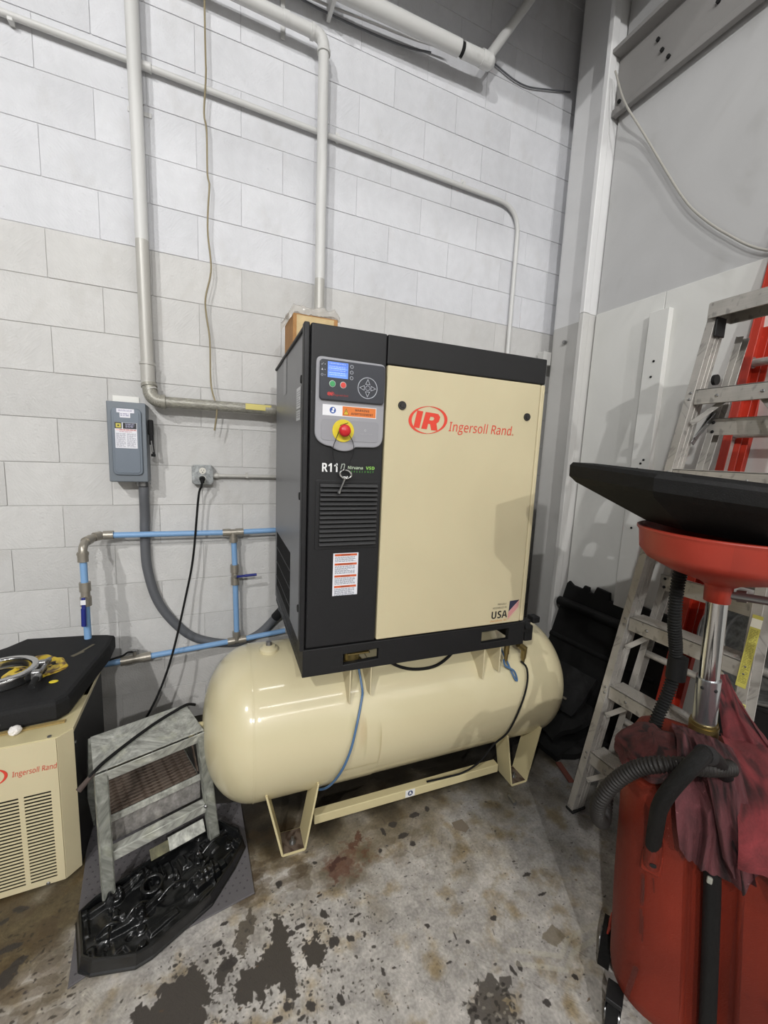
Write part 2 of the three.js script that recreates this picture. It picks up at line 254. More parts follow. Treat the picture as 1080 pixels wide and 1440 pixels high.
  const blobs = [0.638, 1.214, 0.012, 0.008, 0.656, 1.164, 0.011, 0.007, 0.961, 1.256, 0.010, 0.021, 0.851, 1.270, 0.009, 0.010, 0.880, 1.261, 0.015, 0.007, 0.968, 1.343, 0.015, 0.020, 0.947, 1.482, 0.010, 0.016, 0.867, 1.466, 0.015, 0.013, 1.041, 1.306, 0.009, 0.006, 1.021, 1.354, 0.011, 0.011, 1.066, 1.361, 0.007, 0.008, 1.063, 1.299, 0.014, 0.005,
    1.083, 1.470, 0.006, 0.013, 1.266, 1.413, 0.007, 0.008, 1.280, 1.525, 0.013, 0.003, 0.931, 1.202, 0.005, 0.007, 0.839, 1.104, 0.010, 0.018, 1.222, 1.121, 0.007, 0.011, 1.317, 1.035, 0.017, 0.018, 1.336, 1.095, 0.031, 0.010, 1.354, 1.141, 0.014, 0.011, 1.266, 1.050, 0.008, 0.027, 1.422, 1.027, 0.024, 0.015,
    1.336, 1.471, 0.003, 0.014, 1.364, 1.502, 0.010, 0.006, 1.696, 1.406, 0.018, 0.008, 1.485, 1.477, 0.012, 0.009, 1.475, 1.613, 0.007, 0.016, 1.449, 1.613, 0.008, 0.014, 1.489, 1.710, 0.013, 0.008, 1.117, 1.474, 0.005, 0.004, 0.806, 1.441, 0.011, 0.012, 0.778, 1.458, 0.013, 0.007, 0.838, 1.479, 0.011, 0.006, 1.696, 1.479, 0.017, 0.005, 1.612, 1.697, 0.008, 0.010,
    0.013, 0.901, 0.011, 0.011, 0.057, 0.995, 0.029, 0.012, 0.047, 0.874, 0.023, 0.012, 0.078, 1.074, 0.020, 0.036, 0.095, 1.045, 0.020, 0.016, 0.517, 1.225, 0.009, 0.004, 0.633, 1.215, 0.013, 0.009, 0.647, 1.243, 0.010, 0.010, 0.664, 1.281, 0.025, 0.016, 0.603, 1.249, 0.006, 0.008, 0.974, 1.076, 0.010, 0.006, 0.836, 1.102, 0.009, 0.015, 0.889, 1.262, 0.008, 0.008, 0.962, 1.194, 0.009, 0.005, 1.489, 1.021, 0.016, 0.011];
  for (let i = 0; i < blobs.length; i += 4) spot(blobs[i], blobs[i + 1], blobs[i + 2], blobs[i + 3], DK2, 0.9);
  g.strokeStyle = DK2;
  for (let i = 0; i < 2300; i++) {                              // flecks and scuffs
    const x = -0.3 + 2.6 * r(), z = 0.95 + 0.95 * r(), a = 0.0009 + 0.0042 * r() * r() * r(), l = r();
    if (l < 0.86) spot(x, z, a * (1 + 1.2 * r()), a, r() < 0.8 ? DK2 : '#5b4630', 0.75);
    else { g.globalAlpha = 0.5 * r(); g.lineWidth = 1 + 1.2 * r(); const t = r() * 6.28, L = 0.006 + 0.03 * r(); g.beginPath(); g.moveTo(...P(x, z)); g.lineTo(...P(x + L * Math.cos(t), z + L * Math.sin(t))); g.stroke(); g.globalAlpha = 1; }
  }
  for (let i = 0; i < 60; i++) { g.globalAlpha = 0.13 * r(); g.strokeStyle = r() < 0.4 ? '#d8d2c4' : '#4d463a'; g.lineWidth = 1 + 1.2 * r(); const x = 1.1 + 0.7 * r(), z = 1.15 + 0.5 * r(), t = 0.4 + 0.8 * r(), L = 0.05 + 0.18 * r(); g.beginPath(); g.moveTo(...P(x, z)); g.lineTo(...P(x + L * Math.cos(t), z - L * Math.sin(t))); g.stroke(); } g.globalAlpha = 1;
  for (let i = 0; i < 170; i++) spot(-0.15 + 0.42 * r(), 0.86 + 0.42 * r(), 0.002 + 0.012 * r() * r(), 0.0015 + 0.008 * r() * r(), '#2e2720', 0.7);
  for (let i = 0; i < 420; i++) { const x = 0.5 + 0.62 * r(), z = 1.18 + 0.4 * r(); spot(x, z, 0.0012 + 0.006 * r() * r(), 0.0012 + 0.007 * r() * r(), DK, 0.85); }
  // rust
  for (let i = 0; i < 90; i++) spot(1.0 + 0.13 * r(), 1.07 + 0.11 * r(), 0.004 + 0.012 * r(), 0.003 + 0.01 * r(), '#5f4030', 0.22);
  blotch([1.018, 1.110, 1.038, 1.093, 1.087, 1.088, 1.108, 1.108, 1.093, 1.139, 1.070, 1.161, 1.037, 1.171, 1.015, 1.147], '#573629', 0.03, 0.6);
  blotch([1.021, 1.114, 1.033, 1.098, 1.083, 1.088, 1.092, 1.096, 1.066, 1.104, 1.030, 1.122, 1.019, 1.137], '#3f2620', 0.015, 0.8);
  blotch([1.117, 1.070, 1.147, 1.042, 1.169, 1.018, 1.190, 1.030, 1.172, 1.056, 1.144, 1.063, 1.121, 1.080], '#4d3024', 0.025, 0.75);
  blotch([1.149, 1.116, 1.163, 1.101, 1.177, 1.106, 1.165, 1.127], '#5c3a2a', 0.02, 0.6);
  for (let i = 0; i < 50; i++) spot(1.08 + 0.14 * r(), 1.03 + 0.12 * r(), 0.003 + 0.008 * r(), 0.003 + 0.007 * r(), '#5f3d2c', 0.3);
  blotch([1.593, 1.581, 1.656, 1.564, 1.672, 1.606, 1.621, 1.620], '#6b6250', 0.006, 0.7);
  // tape residue: two pale lines with a bend
  for (const o of [-0.016, 0.016]) { g.strokeStyle = '#bdb7a8'; g.globalAlpha = 0.42; g.lineWidth = 8; g.lineJoin = 'round'; g.beginPath(); [[1.472, 1.586], [1.523, 1.613], [1.607, 1.658], [1.636, 1.648], [1.661, 1.633], [1.774, 1.634], [1.9, 1.64]].forEach(([x, z], i) => { const q = P(x - o * 0.4, z + o); i ? g.lineTo(...q) : g.moveTo(...q); }); g.stroke(); g.globalAlpha = 1; }
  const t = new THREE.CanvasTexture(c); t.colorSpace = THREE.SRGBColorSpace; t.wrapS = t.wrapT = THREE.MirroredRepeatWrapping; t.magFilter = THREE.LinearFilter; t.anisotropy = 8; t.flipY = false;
  const geo = new THREE.BoxGeometry(14, 0.3, 12).translate(-2, -0.15, 4.5), p = geo.attributes.position, uv = geo.attributes.uv;
  for (let i = 0; i < p.count; i++) uv.setXY(i, (p.getX(i) - X0) / WX, (p.getZ(i) - Z0) / WZ);
  const bump = speck.clone(); bump.repeat.set(20, 14); bump.wrapS = bump.wrapT = THREE.RepeatWrapping;
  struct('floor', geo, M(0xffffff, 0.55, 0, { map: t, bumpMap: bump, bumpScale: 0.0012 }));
}
struct('ceiling', new THREE.BoxGeometry(14, 0.2, 12).translate(-2, 6.1, 4.5), M(0x2c2d30, 0.9));
struct('wall_left', new THREE.BoxGeometry(0.2, 6.2, 12).translate(-5.8, 3, 4.5), M(0x5a5a5a, 0.9));
struct('wall_front', new THREE.BoxGeometry(14, 6.2, 0.2).translate(-2, 3, 10), M(0x4c4c4c, 0.9));
struct('trim_1', new THREE.BoxGeometry(0.3, 6.2, 0.46).translate(RW + 0.30, 3, 0.2), m.sheetWhite);   // the corner behind the column
{ // steel column in the corner, its web and the front flange with a cover strip
  const c = struct('column');
  for (const [y0, y1, mm] of [[-0.02, PAINT, m.paintGrey], [PAINT, 6, m.paintWhite]]) {
    const n = mm === m.paintGrey ? 'lower' : 'upper';
    part(n + '_web', extr(rrect(-0.18, -0.17, 0.012, 0.17, 0.03, 4), y1 - y0, 0).rotateX(-Math.PI / 2).rotateY(Math.PI).translate(2.868 + 0.012, y0 + 0, 0.245), mm, c);
    part(n + '_flange', bx(2.802, 2.885, y0, y1, 0.412, 0.434, 0.004), mm, c);
    part(n + '_cover_strip', bx(2.748, 2.800, y0, y1, 0.408, 0.442, 0.006), mm, c);
  }
  part('bolt', cyl([2.868, 2.33, 0.21], [2.845, 2.33, 0.21], 0.012, 0.012, 6), m.steel, c);
  part('bracket', bx(2.80, 2.87, 2.2, 2.29, 0.03, 0.09), m.paintGrey, c);
}
{ // steel channel running along the top of the right wall
  const b = struct('beam_girt');
  part('channel_web', bx(RW - 0.035, RW + 0.01, 3.535, 3.835, 0.44, 7.5, 0.004), m.girt, b);
  part('channel_flange', bx(RW - 0.10, RW - 0.02, 3.815, 3.838, 0.44, 7.5, 0.004), m.girt, b);
  part('channel_flange', bx(RW - 0.055, RW - 0.02, 3.512, 3.548, 0.44, 7.5, 0.004), m.girt, b);
  for (const [y, z] of [[3.73, 0.67], [3.66, 0.70], [3.73, 0.93], [3.66, 0.955], [3.73, 1.20], [3.66, 1.225], [3.58, 0.47], [3.60, 0.74]]) part('bolt', cyl([RW - 0.034, y, z], [RW - 0.046, y, z], 0.010, 0.010, 6), m.dark, b);
}
struct('beam_roof', merge([bx(-5.7, 3.2, 4.1, 4.125, 1.06, 1.34), bx(-5.7, 3.2, 4.1, 5.0, 1.19, 1.21), bx(-5.7, 3.2, 4.98, 5.005, 1.06, 1.34), bx(-5.7, 3.2, 5.005, 6.02, 1.17, 1.23)]), M(0x8e8e8c, 0.6));   // roof girder above the frame: its shadow is the line high on the wall
// ---------------------------------------------------------------- lamps: hooded high bays hung from the ceiling
LAMPS.forEach(([x, z, cd], i) => {
  const l = thing('high_bay_lamp', ['hooded high bay lamp hung nearest the machines on the dryer side', 'hooded high bay lamp far back on the dryer side', 'hooded high bay lamp far back in the middle of the room'][i], 'lamp', [x, LAMP_Y, z]);
  const hood = lathe([[0.315, 0], [0.322, 0.004], [0.29, 0.10], [0.18, 0.26], [0.10, 0.30], [0.0, 0.30]], 40);
  part('hood', merge([hood, lathe([[0.0, 0.292], [0.095, 0.292], [0.172, 0.254], [0.282, 0.098], [0.310, 0.002]], 40)]), M(0xc9c9c9, 0.35, 0.5, { side: THREE.DoubleSide }), l);
  part('driver_box', rbox(0.16, 0.16, 0.16, 0.01, 0, 0.37, 0), m.boxGrey, l);
  part('hanging_rod', cyl([0, 0.44, 0], [0, 6.0 - LAMP_Y, 0], 0.008), m.steel, l);
  part('bulb', new THREE.SphereGeometry(0.07, 20, 14).translate(0, 0.075, 0), M(0xffffff, 0.4, 0, { emissive: LAMP_COLOUR, emissiveIntensity: 4 }), l);
  part('bulb_neck', cyl([0, 0.12, 0], [0, 0.30, 0], 0.025), m.whiteStick, l);
  const p = new THREE.PointLight(LAMP_COLOUR, cd, 0, 2); p.position.set(0, -0.03, 0); p.castShadow = true; p.shadow.radius = 3; p.shadow.mapSize.set(2048, 2048); p.shadow.bias = -0.0005; p.name = 'lamp_light'; l.add(p);
});
STRIPS.forEach(([x, z, L], i) => {
  const l = thing('strip_lamp', ['long strip lamp hung nearest the compressor front', 'long strip lamp hung in the middle of the room', 'long strip lamp hung farthest from the compressor'][i], 'lamp', [x, LAMP_Y + 0.02, z]);
  part('housing', [bx(-1.2, 1.2, 0.0, 0.07, -0.07, 0.07), bx(-1.21, -1.2, -0.03, 0.07, -0.10, 0.10), bx(1.2, 1.21, -0.03, 0.07, -0.10, 0.10), bx(-1.2, 1.2, -0.03, 0.02, 0.095, 0.10), bx(-1.2, 1.2, -0.03, 0.02, -0.10, -0.095)], M(0xd0d0d0, 0.5), l);
  part('hanging_rod', cyl([-0.9, 0.07, 0], [-0.9, 6.0 - LAMP_Y - 0.02, 0], 0.005), m.steel, l); part('hanging_rod', cyl([0.9, 0.07, 0], [0.9, 6.0 - LAMP_Y - 0.02, 0], 0.005), m.steel, l);
  part('diffuser', bx(-1.19, 1.19, -0.012, 0.0, -0.06, 0.06), M(0xffffff, 0.5, 0, { emissive: LAMP_COLOUR, emissiveIntensity: 3 }), l);
  const a = new THREE.RectAreaLight(LAMP_COLOUR, L, 2.38, 0.12); a.position.set(0, -0.016, 0); a.rotation.x = -Math.PI / 2; a.name = 'strip_light'; l.add(a);
});

// ---------------------------------------------------------------- air compressor cabinet on its receiver tank
const TURN = rad(-2.5);
{
  const a = thing('air_compressor', 'tall black and cream screw air compressor cabinet standing on the cream tank', 'air compressor', [0.926, 0.726, 1.031], TURN);
  const W = 0.965, H = 1.205, D = 0.84;
  part('cabinet_body', bx(0.012, W - 0.004, 0.105, H - 0.006, -D + 0.01, -0.032, 0.004), m.black, a);
  const side = part('side_panel', extr(shapeOf([[0.03, 0.02], [D, 0.02], [D, H - 0.002], [0.03, H - 0.002]]), 0.012, 0.002, [[[0.315, 0.07], [0.315, 0.38], [0.79, 0.38], [0.79, 0.07]]]).rotateY(Math.PI / 2).translate(0, 0, 0), m.slate, a, 'dark grey side panel with a lower air grille');
  part('inlet_grille', bx(0.004, 0.014, 0.07, 0.38, -0.79, -0.315, 0.001), m.dark, side);
  for (let i = 1; i < 4; i++) part('grille_bar', bx(-0.001, 0.008, 0.07 + 0.0775 * i - 0.004, 0.07 + 0.0775 * i + 0.004, -0.79, -0.315, 0.001), m.black, side);
  { const q = []; for (let i = 0; i < 22; i++) q.push(bx(0.000, 0.006, 0.072, 0.378, -0.785 + i * 0.0215, -0.7825 + i * 0.0215, 0.0005)); part('grille_mesh', q, m.black, side); }
  for (const y of [0.24, 0.645, 1.035]) part('side_latch', cyl([0.002, y, -0.055], [-0.012, y, -0.055], 0.016, 0.013, 18), m.dark, side);
  part('side_label', new THREE.PlaneGeometry(0.09, 0.16).rotateY(-Math.PI / 2).translate(-0.0015, 1.12, -0.52), M(0x8f9092, 0.4), side, 'grey nameplate');
  sticker(side, 'side_label', 0.085, 0.115, [-0.0018, 0.965, -0.155], (c, w, h) => { c.fillStyle = '#c9cacc'; c.fillRect(0, 0, w, h * 0.64); c.fillStyle = '#b9bbbd'; c.fillRect(0, h * 0.68, w, h * 0.32); greek(c, 0.008, w - 0.008, 0.012, h * 0.6, 7, '#85868a', 3); greek(c, 0.008, w - 0.008, h * 0.74, h * 0.95, 3, '#85868a', 4); }, 900, [0, -Math.PI / 2, 0], 'white printed label');
  const side2 = part('side_panel', bx(W - 0.010, W - 0.001, 0.10, H - 0.002, -D, -0.03, 0.003), m.slate, a); side2.userData.label = 'grey side panel next to the column';
  part('front_frame', bx(-0.012, 0.006, 0.10, H, -0.035, 0.0, 0.004), m.blackSatin, a);
  part('top_cover', bx(-0.008, W - 0.004, H - 0.012, H, -D, -0.036, 0.004), m.black, a);
  // base rail with two fork slots
  part('base_rail', extr(shapeOf([[0, 0], [W + 0.006, 0], [W + 0.006, 0.1035], [0, 0.1035]]), 0.022, 0.0025, [[[0.15, 0.027], [0.15, 0.068], [0.287, 0.074], [0.287, 0.032]], [[0.750, 0.030], [0.750, 0.080], [0.888, 0.082], [0.888, 0.032]]]).translate(0, 0, -0.022), m.black, a);
  part('base_rail', [bx(0, 0.02, 0, 0.10, -0.80, -0.022), bx(W - 0.02, W, 0, 0.10, -0.80, -0.022), bx(0.02, W - 0.02, 0, 0.10, -0.82, -0.80)], m.black, a);
  part('vibration_mount', [cyl([0.20, -0.002, -0.06], [0.20, 0.012, -0.06], 0.04), cyl([0.20, 0.012, -0.06], [0.20, 0.05, -0.06], 0.028), rbox(0.085, 0.006, 0.06, 0.002, 0.215, 0.052, -0.05)], m.brass, a);
  part('drain_tray', bx(0.73, 0.91, 0.075, 0.082, -0.2, -0.03), m.galv, a);
  // control door
  const door = part('control_door', bx(0.010, 0.2705, 0.108, H, -0.034, 0.0, 0.006), m.blackSatin, a);
  part('top_band', bx(0.2725, W - 0.006, 1.106, H, -0.034, 0.0, 0.005), m.black, a);
  // grey control pod
  const pod = part('control_pod', extr((() => { const s = new THREE.Shape(); s.moveTo(0.026, 1.083); s.quadraticCurveTo(0.026, 1.103, 0.046, 1.103); s.lineTo(0.244, 1.101); s.quadraticCurveTo(0.263, 1.101, 0.263, 1.082); s.lineTo(0.264, 0.860); s.quadraticCurveTo(0.262, 0.823, 0.228, 0.821); s.lineTo(0.166, 0.819); s.quadraticCurveTo(0.150, 0.804, 0.122, 0.804); s.quadraticCurveTo(0.096, 0.806, 0.082, 0.818); s.quadraticCurveTo(0.026, 0.824, 0.025, 0.866); s.closePath(); return s; })(), 0.012, 0.004).translate(0, 0, 0.0), m.podGrey, a, 'grey moulded control pod');
  part('pod_recess', extr(rrect(0.045, 0.838, 0.246, 0.908, 0.012), 0.002, 0.0008).translate(0, 0, 0.0112), M(0x909095, 0.5), pod);
  const disp = part('display_panel', extr(rrect(0.036, 0.967, 0.258, 1.093, 0.010), 0.010, 0.003).translate(0, 0, 0.012), M(0x34363d, 0.3), a, 'dark display bezel');
  const Z = 0.0222;
  sticker(disp, 'screen', 0.068, 0.049, [0.0945, 1.0625, Z + 0.0002], (c, w, h) => { c.fillStyle = '#5f86dd'; c.fillRect(0, 0, w, h); c.fillStyle = '#3c5cae'; c.fillRect(0.002, 0.002, w - 0.004, 0.0085); c.fillRect(0.002, 0.0125, w - 0.004, 0.004); c.fillRect(0.002, 0.024, w - 0.004, 0.006); c.fillStyle = '#dfe9ff'; for (const [y, s] of [[0.0045, 1], [0.014, 2], [0.0195, 3], [0.0255, 4], [0.033, 5], [0.039, 6]]) greek(c, 0.005, w - 0.006, y, y + 0.0032, 1, 'rgba(225,235,255,.8)', s); }, 3000, [0, 0, 0], 'lit blue screen', { emissive: 0x5f86dd, emissiveIntensity: 0.55 });
  for (const [x, y, col, l] of [[0.077, 1.0185, 0x3f9a5d, 'green start button'], [0.113, 1.0175, 0xd0453c, 'red stop button']]) { const b = part('button', cyl([x, y, Z - 0.002], [x, y, Z + 0.003], 0.0098, 0.0088, 24), M(col, 0.35), disp, l); part('button_ring', new THREE.TorusGeometry(0.0096, 0.0011, 8, 28).translate(x, y, Z + 0.0008), M(0xc9cfcb, 0.4), disp); }
  for (const y of [1.078, 1.060, 1.0425]) { part('key_button', cyl([0.1405, y, Z - 0.002], [0.1405, y, Z + 0.001], 0.0046, 0.0046, 16), M(0x3b3d44, 0.4), disp); part('key_ring', new THREE.TorusGeometry(0.0050, 0.0008, 6, 22).translate(0.1405, y, Z + 0.0006), M(0xb9bcc4, 0.4), disp); }
  part('navigation_ring', new THREE.TorusGeometry(0.0335, 0.0013, 8, 48).translate(0.1975, 1.016, Z), M(0xb4b7bf, 0.35), disp);
  for (let k = 0; k < 4; k++) { const g = extr(shapeOf([[-0.0062, 0.0128], [0.0062, 0.0128], [0, 0.0262]]), 0.002, 0.0008); const hl = shapeOf([[-0.0088, 0.0112], [0.0088, 0.0112], [0, 0.0298]]); const rim = extr(hl, 0.0016, 0.0004, [[[-0.0062, 0.0128], [0, 0.0262], [0.0062, 0.0128]]]); part('arrow_rim', rim.rotateZ(k * Math.PI / 2).translate(0.1975, 1.016, Z - 0.0006), M(0xb4b7bf, 0.35), disp); part('arrow_button', g.rotateZ(k * Math.PI / 2).translate(0.1975, 1.016, Z - 0.0012), M(0x24262b, 0.4), disp); }
  part('enter_button', [cyl([0.1975, 1.016, Z - 0.002], [0.1975, 1.016, Z + 0.001], 0.007, 0.007, 20)], M(0x3b3d44, 0.4), disp); part('enter_ring', new THREE.TorusGeometry(0.0075, 0.0009, 6, 24).translate(0.1975, 1.016, Z + 0.0006), M(0xb4b7bf, 0.35), disp);
  sticker(disp, 'status_icons', 0.018, 0.050, [0.0465, 1.060, Z + 0.0004], (c) => { c.strokeStyle = '#b9bcc4'; c.fillStyle = '#b9bcc4'; c.lineWidth = 0.0011; c.beginPath(); c.moveTo(0.002, 0.008); c.lineTo(0.0045, 0.0105); c.lineTo(0.009, 0.004); c.stroke(); c.beginPath(); c.moveTo(0.002, 0.027); c.lineTo(0.0055, 0.020); c.lineTo(0.009, 0.027); c.closePath(); c.fill(); c.beginPath(); c.arc(0.0055, 0.041, 0.0032, 0, 6.3); c.stroke(); for (const y of [0.008, 0.0245, 0.041]) { c.beginPath(); c.arc(0.0145, y, 0.0014, 0, 6.3); c.fill(); } }, 4000);
  sticker(disp, 'maker_mark', 0.074, 0.018, [0.0965, 0.986, Z + 0.0004], (c) => { logoIR(c, 0.0125, 0.008, 0.0115, 0.0072, '#d33a34'); text(c, 'Ingersoll Rand', 0.0255, 0.0132, 0.0075, '#c23a36', 'sans-serif', '', 'left', 0, 0.046); }, 4000);
  // warning strip, emergency stop
  sticker(a, 'warning_label', 0.186, 0.035, [0.142, 0.9365, 0.0125], (c, w, h) => { c.fillStyle = '#e4e4e8'; c.fillRect(0, 0, w, h); c.fillStyle = '#d9762f'; c.fillRect(0.067, 0.002, w - 0.069, h - 0.004); c.fillStyle = '#2c4f9a'; c.beginPath(); c.arc(0.034, h / 2, 0.0105, 0, 6.3); c.fill(); c.fillStyle = '#f0f0f4'; c.beginPath(); c.arc(0.036, 0.0135, 0.0038, 0, 6.3); c.fill(); c.fillRect(0.030, 0.018, 0.008, 0.006); c.fillStyle = '#f0cf2e'; c.strokeStyle = '#2a2017'; c.lineWidth = 0.0012; c.beginPath(); c.moveTo(0.0715, 0.0285); c.lineTo(0.0795, 0.010); c.lineTo(0.0875, 0.0285); c.closePath(); c.fill(); c.stroke(); text(c, '!', 0.0795, 0.0265, 0.015, '#2a2017', 'sans-serif', 'bold', 'center'); text(c, 'WARNING', 0.1355, 0.0155, 0.0105, '#4a2310', 'sans-serif', 'bold', 'center'); text(c, 'AVERTISSEMENT', 0.1355, 0.0275, 0.0105, '#4a2310', 'sans-serif', 'bold', 'center', 0, 0.078); }, 2600, [0, 0, 0], 'white and orange warning label');
  sticker(a, 'embossed_mark', 0.05, 0.026, [0.200, 0.872, 0.0135], (c) => { text(c, 'Ingersoll Rand', 0.003, 0.021, 0.0062, '#bfbfc6', 'sans-serif', '', 'left', 0, 0.044); c.strokeStyle = '#bfbfc6'; c.lineWidth = 0.0012; c.beginPath(); c.arc(0.022, 0.007, 0.003, 0, 6.3); c.stroke(); }, 3000);
  const es = part('emergency_stop', [cyl([0.120, 0.872, 0.012], [0.120, 0.872, 0.0155], 0.0375, 0.0370, 40)], m.yellow, a, 'red mushroom stop button on a yellow disc');
  part('stop_collar', [cyl([0.120, 0.872, 0.0155], [0.120, 0.872, 0.030], 0.014, 0.014, 24)], m.dark, es);
  part('stop_button', lathe([[0, 0.0185], [0.012, 0.0170], [0.0185, 0.012], [0.0205, 0.005], [0.0195, 0], [0.0, 0]], 30).rotateX(Math.PI / 2).translate(0.120, 0.872, 0.030), M(0xc3222a, 0.35), es);
  // model lettering
  sticker(a, 'model_lettering', 0.20, 0.042, [0.149, 0.7475, 0.0006], (c) => {
    text(c, 'R11', 0.002, 0.0345, 0.0405, '#e8e8e8', 'sans-serif', 'bold', 'left', 0, 0.062); text(c, 'n', 0.066, 0.0270, 0.040, '#a9b0a6', 'sans-serif', '', 'left', 0.2, 0.018);
    text(c, 'Nirvana', 0.094, 0.0235, 0.0150, '#cfe0c4', 'sans-serif', '', 'left', 0, 0.056); text(c, 'VSD', 0.160, 0.0235, 0.0150, '#8fc95c', 'sans-serif', 'bold', 'left', 0, 0.033); 'EFFICIENCY'.split('').forEach((q, i) => text(c, q, 0.097 + i * 0.0097, 0.0350, 0.0088, '#4d9a3c', 'sans-serif', 'bold')); }, 2600, [0, 0, 0], 'white and green model lettering');
  // louvre panel
  const lv = part('louvre_panel', extr(rrect(0.034, 0.466, 0.264, 0.706, 0.006), 0.004, 0.0015).translate(0, 0, -0.001), m.blackSatin, a, 'black louvred vent panel');
  part('vent_opening', bx(0.0465, 0.2535, 0.477, 0.698, 0.002, 0.0036, 0.0005), m.dark, lv);
  for (let i = 0; i < 14; i++) { const s = part('slat', new RoundedBoxGeometry(0.205, 0.0125, 0.0035, 1, 0.0012), m.slat, lv); s.position.set(0.150, 0.688 - i * 0.0156, 0.0095); s.rotation.x = -0.62; }
  sticker(a, 'safety_label', 0.092, 0.155, [0.147, 0.3725, 0.0006], (c, w, h) => { c.fillStyle = '#dfe0e6'; c.fillRect(0, 0, w, h); let y = 0.003; for (const [i, hh] of [0.026, 0.036, 0.031, 0.038].entries()) { c.fillStyle = '#cb5a2e'; c.fillRect(0.006, y, w - 0.011, 0.0075); c.fillStyle = '#f2e6dc'; text(c, ['WARNING', 'AVERTISSEMENT', 'WARNING', 'WARNING'][i], w / 2, y + 0.0064, 0.0068, '#5c2413', 'sans-serif', 'bold', 'center'); greek(c, 0.007, w - 0.009, y + 0.0105, y + hh + 0.004, Math.round(hh / 0.005), '#6f7480', 20 + i); y += hh + 0.0075; } }, 2200, [0, 0, 0], 'white safety label with orange bands');
  // cream door
  const fp = part('front_panel', bx(0.2745, 0.9385, 0.1085, 1.1045, -0.030, 0.001, 0.005), m.cream, a, 'large cream front panel');
  part('corner_trim', bx(0.9410, W - 0.003, 0.1085, 1.1045, -0.034, 0.0005, 0.006), m.cream, a, 'narrow cream corner trim');
  for (const x of [0.3345, 0.880]) part('panel_latch', [cyl([x, 0.9735, 0], [x, 0.9735, 0.006], 0.0155, 0.0145, 28), cyl([x, 0.9735, 0.006], [x, 0.9735, 0.0085], 0.009, 0.008, 20)], M(0x252423, 0.5), fp);
  sticker(fp, 'maker_logo', 0.47, 0.13, [0.592, 0.9275, 0.0018], (c) => { logoIR(c, 0.0835, 0.062, 0.079, 0.049, '#d9402e'); text(c, 'Ingersoll Rand', 0.168, 0.096, 0.0475, '#d9402e', 'sans-serif', '', 'left', 0.12, 0.287); text(c, '®', 0.456, 0.097, 0.011, '#d9402e'); }, 2200, [0, 0, 0], 'red ringed maker logo and lettering');
  sticker(fp, 'origin_mark', 0.165, 0.098, [0.856, 0.163, 0.0018], (c) => {
    text(c, 'PROUDLY', 0.042, 0.020, 0.0115, '#4c4a44', 'sans-serif', '', 'left', 0, 0.046); text(c, 'ASSEMBLED IN', 0.019, 0.035, 0.0115, '#4c4a44', 'sans-serif', '', 'left', 0, 0.071); text(c, 'USA', 0.012, 0.077, 0.045, '#1b1b1d', 'sans-serif', 'bold', 'left', 0, 0.084); text(c, 'Davidson, NC', 0.010, 0.092, 0.012, '#d68a43', 'serif', 'italic', 'left', 0, 0.086);
    c.save(); c.beginPath(); c.moveTo(0.104, 0.006); c.lineTo(0.153, 0.004); c.lineTo(0.150, 0.040); c.lineTo(0.100, 0.088); c.closePath(); c.clip(); c.fillStyle = '#ece6e0'; c.fillRect(0, 0, 1, 1); c.strokeStyle = '#b53a3e'; c.lineWidth = 0.0042; for (let i = 0; i < 9; i++) { c.beginPath(); c.moveTo(0.09, 0.062 + i * 0.0088); c.lineTo(0.17, -0.012 + i * 0.0088); c.stroke(); } c.fillStyle = '#22233a'; c.beginPath(); c.moveTo(0.104, 0.006); c.lineTo(0.153, 0.004); c.lineTo(0.100, 0.055); c.closePath(); c.fill(); c.fillStyle = '#8a8aa0'; for (let i = 0; i < 5; i++) for (let j = 0; j < 5 - i; j++) c.fillRect(0.109 + j * 0.007, 0.011 + i * 0.008, 0.0018, 0.0018); c.restore(); }, 2600, [0, 0, 0], 'printed origin mark with a striped flag');
  // drain valve block and fittings at the far corner
  const dv = part('drain_valve', [rbox(0.065, 0.060, 0.06, 0.006, W + 0.058, 0.050, -0.085), rbox(0.045, 0.075, 0.045, 0.006, W + 0.092, 0.010, -0.085), rbox(0.040, 0.030, 0.045, 0.005, W + 0.125, 0.072, -0.08), cyl([W + 0.058, 0.06, -0.05], [W + 0.058, 0.06, -0.035], 0.018, 0.015, 18), cyl([W - 0.01, 0.03, -0.075], [W + 0.03, 0.03, -0.075], 0.016)], m.dark, a, 'black condensate drain valve');
  part('elbow_fitting', [cyl([W + 0.028, -0.030, -0.055], [W + 0.058, -0.052, -0.05], 0.015), cyl([W + 0.06, -0.045, -0.05], [W + 0.06, -0.10, -0.05], 0.015, 0.012, 6), cyl([W + 0.06, -0.098, -0.05], [W + 0.06, -0.118, -0.05], 0.009, 0.007)], m.brass, dv);
  part('tube_fitting', [cyl([W - 0.055, 0.004, -0.03], [W - 0.055, -0.05, -0.03], 0.012), cyl([W - 0.055, -0.05, -0.03], [W - 0.055, -0.085, -0.03], 0.0095, 0.007)], m.brass, a);
}
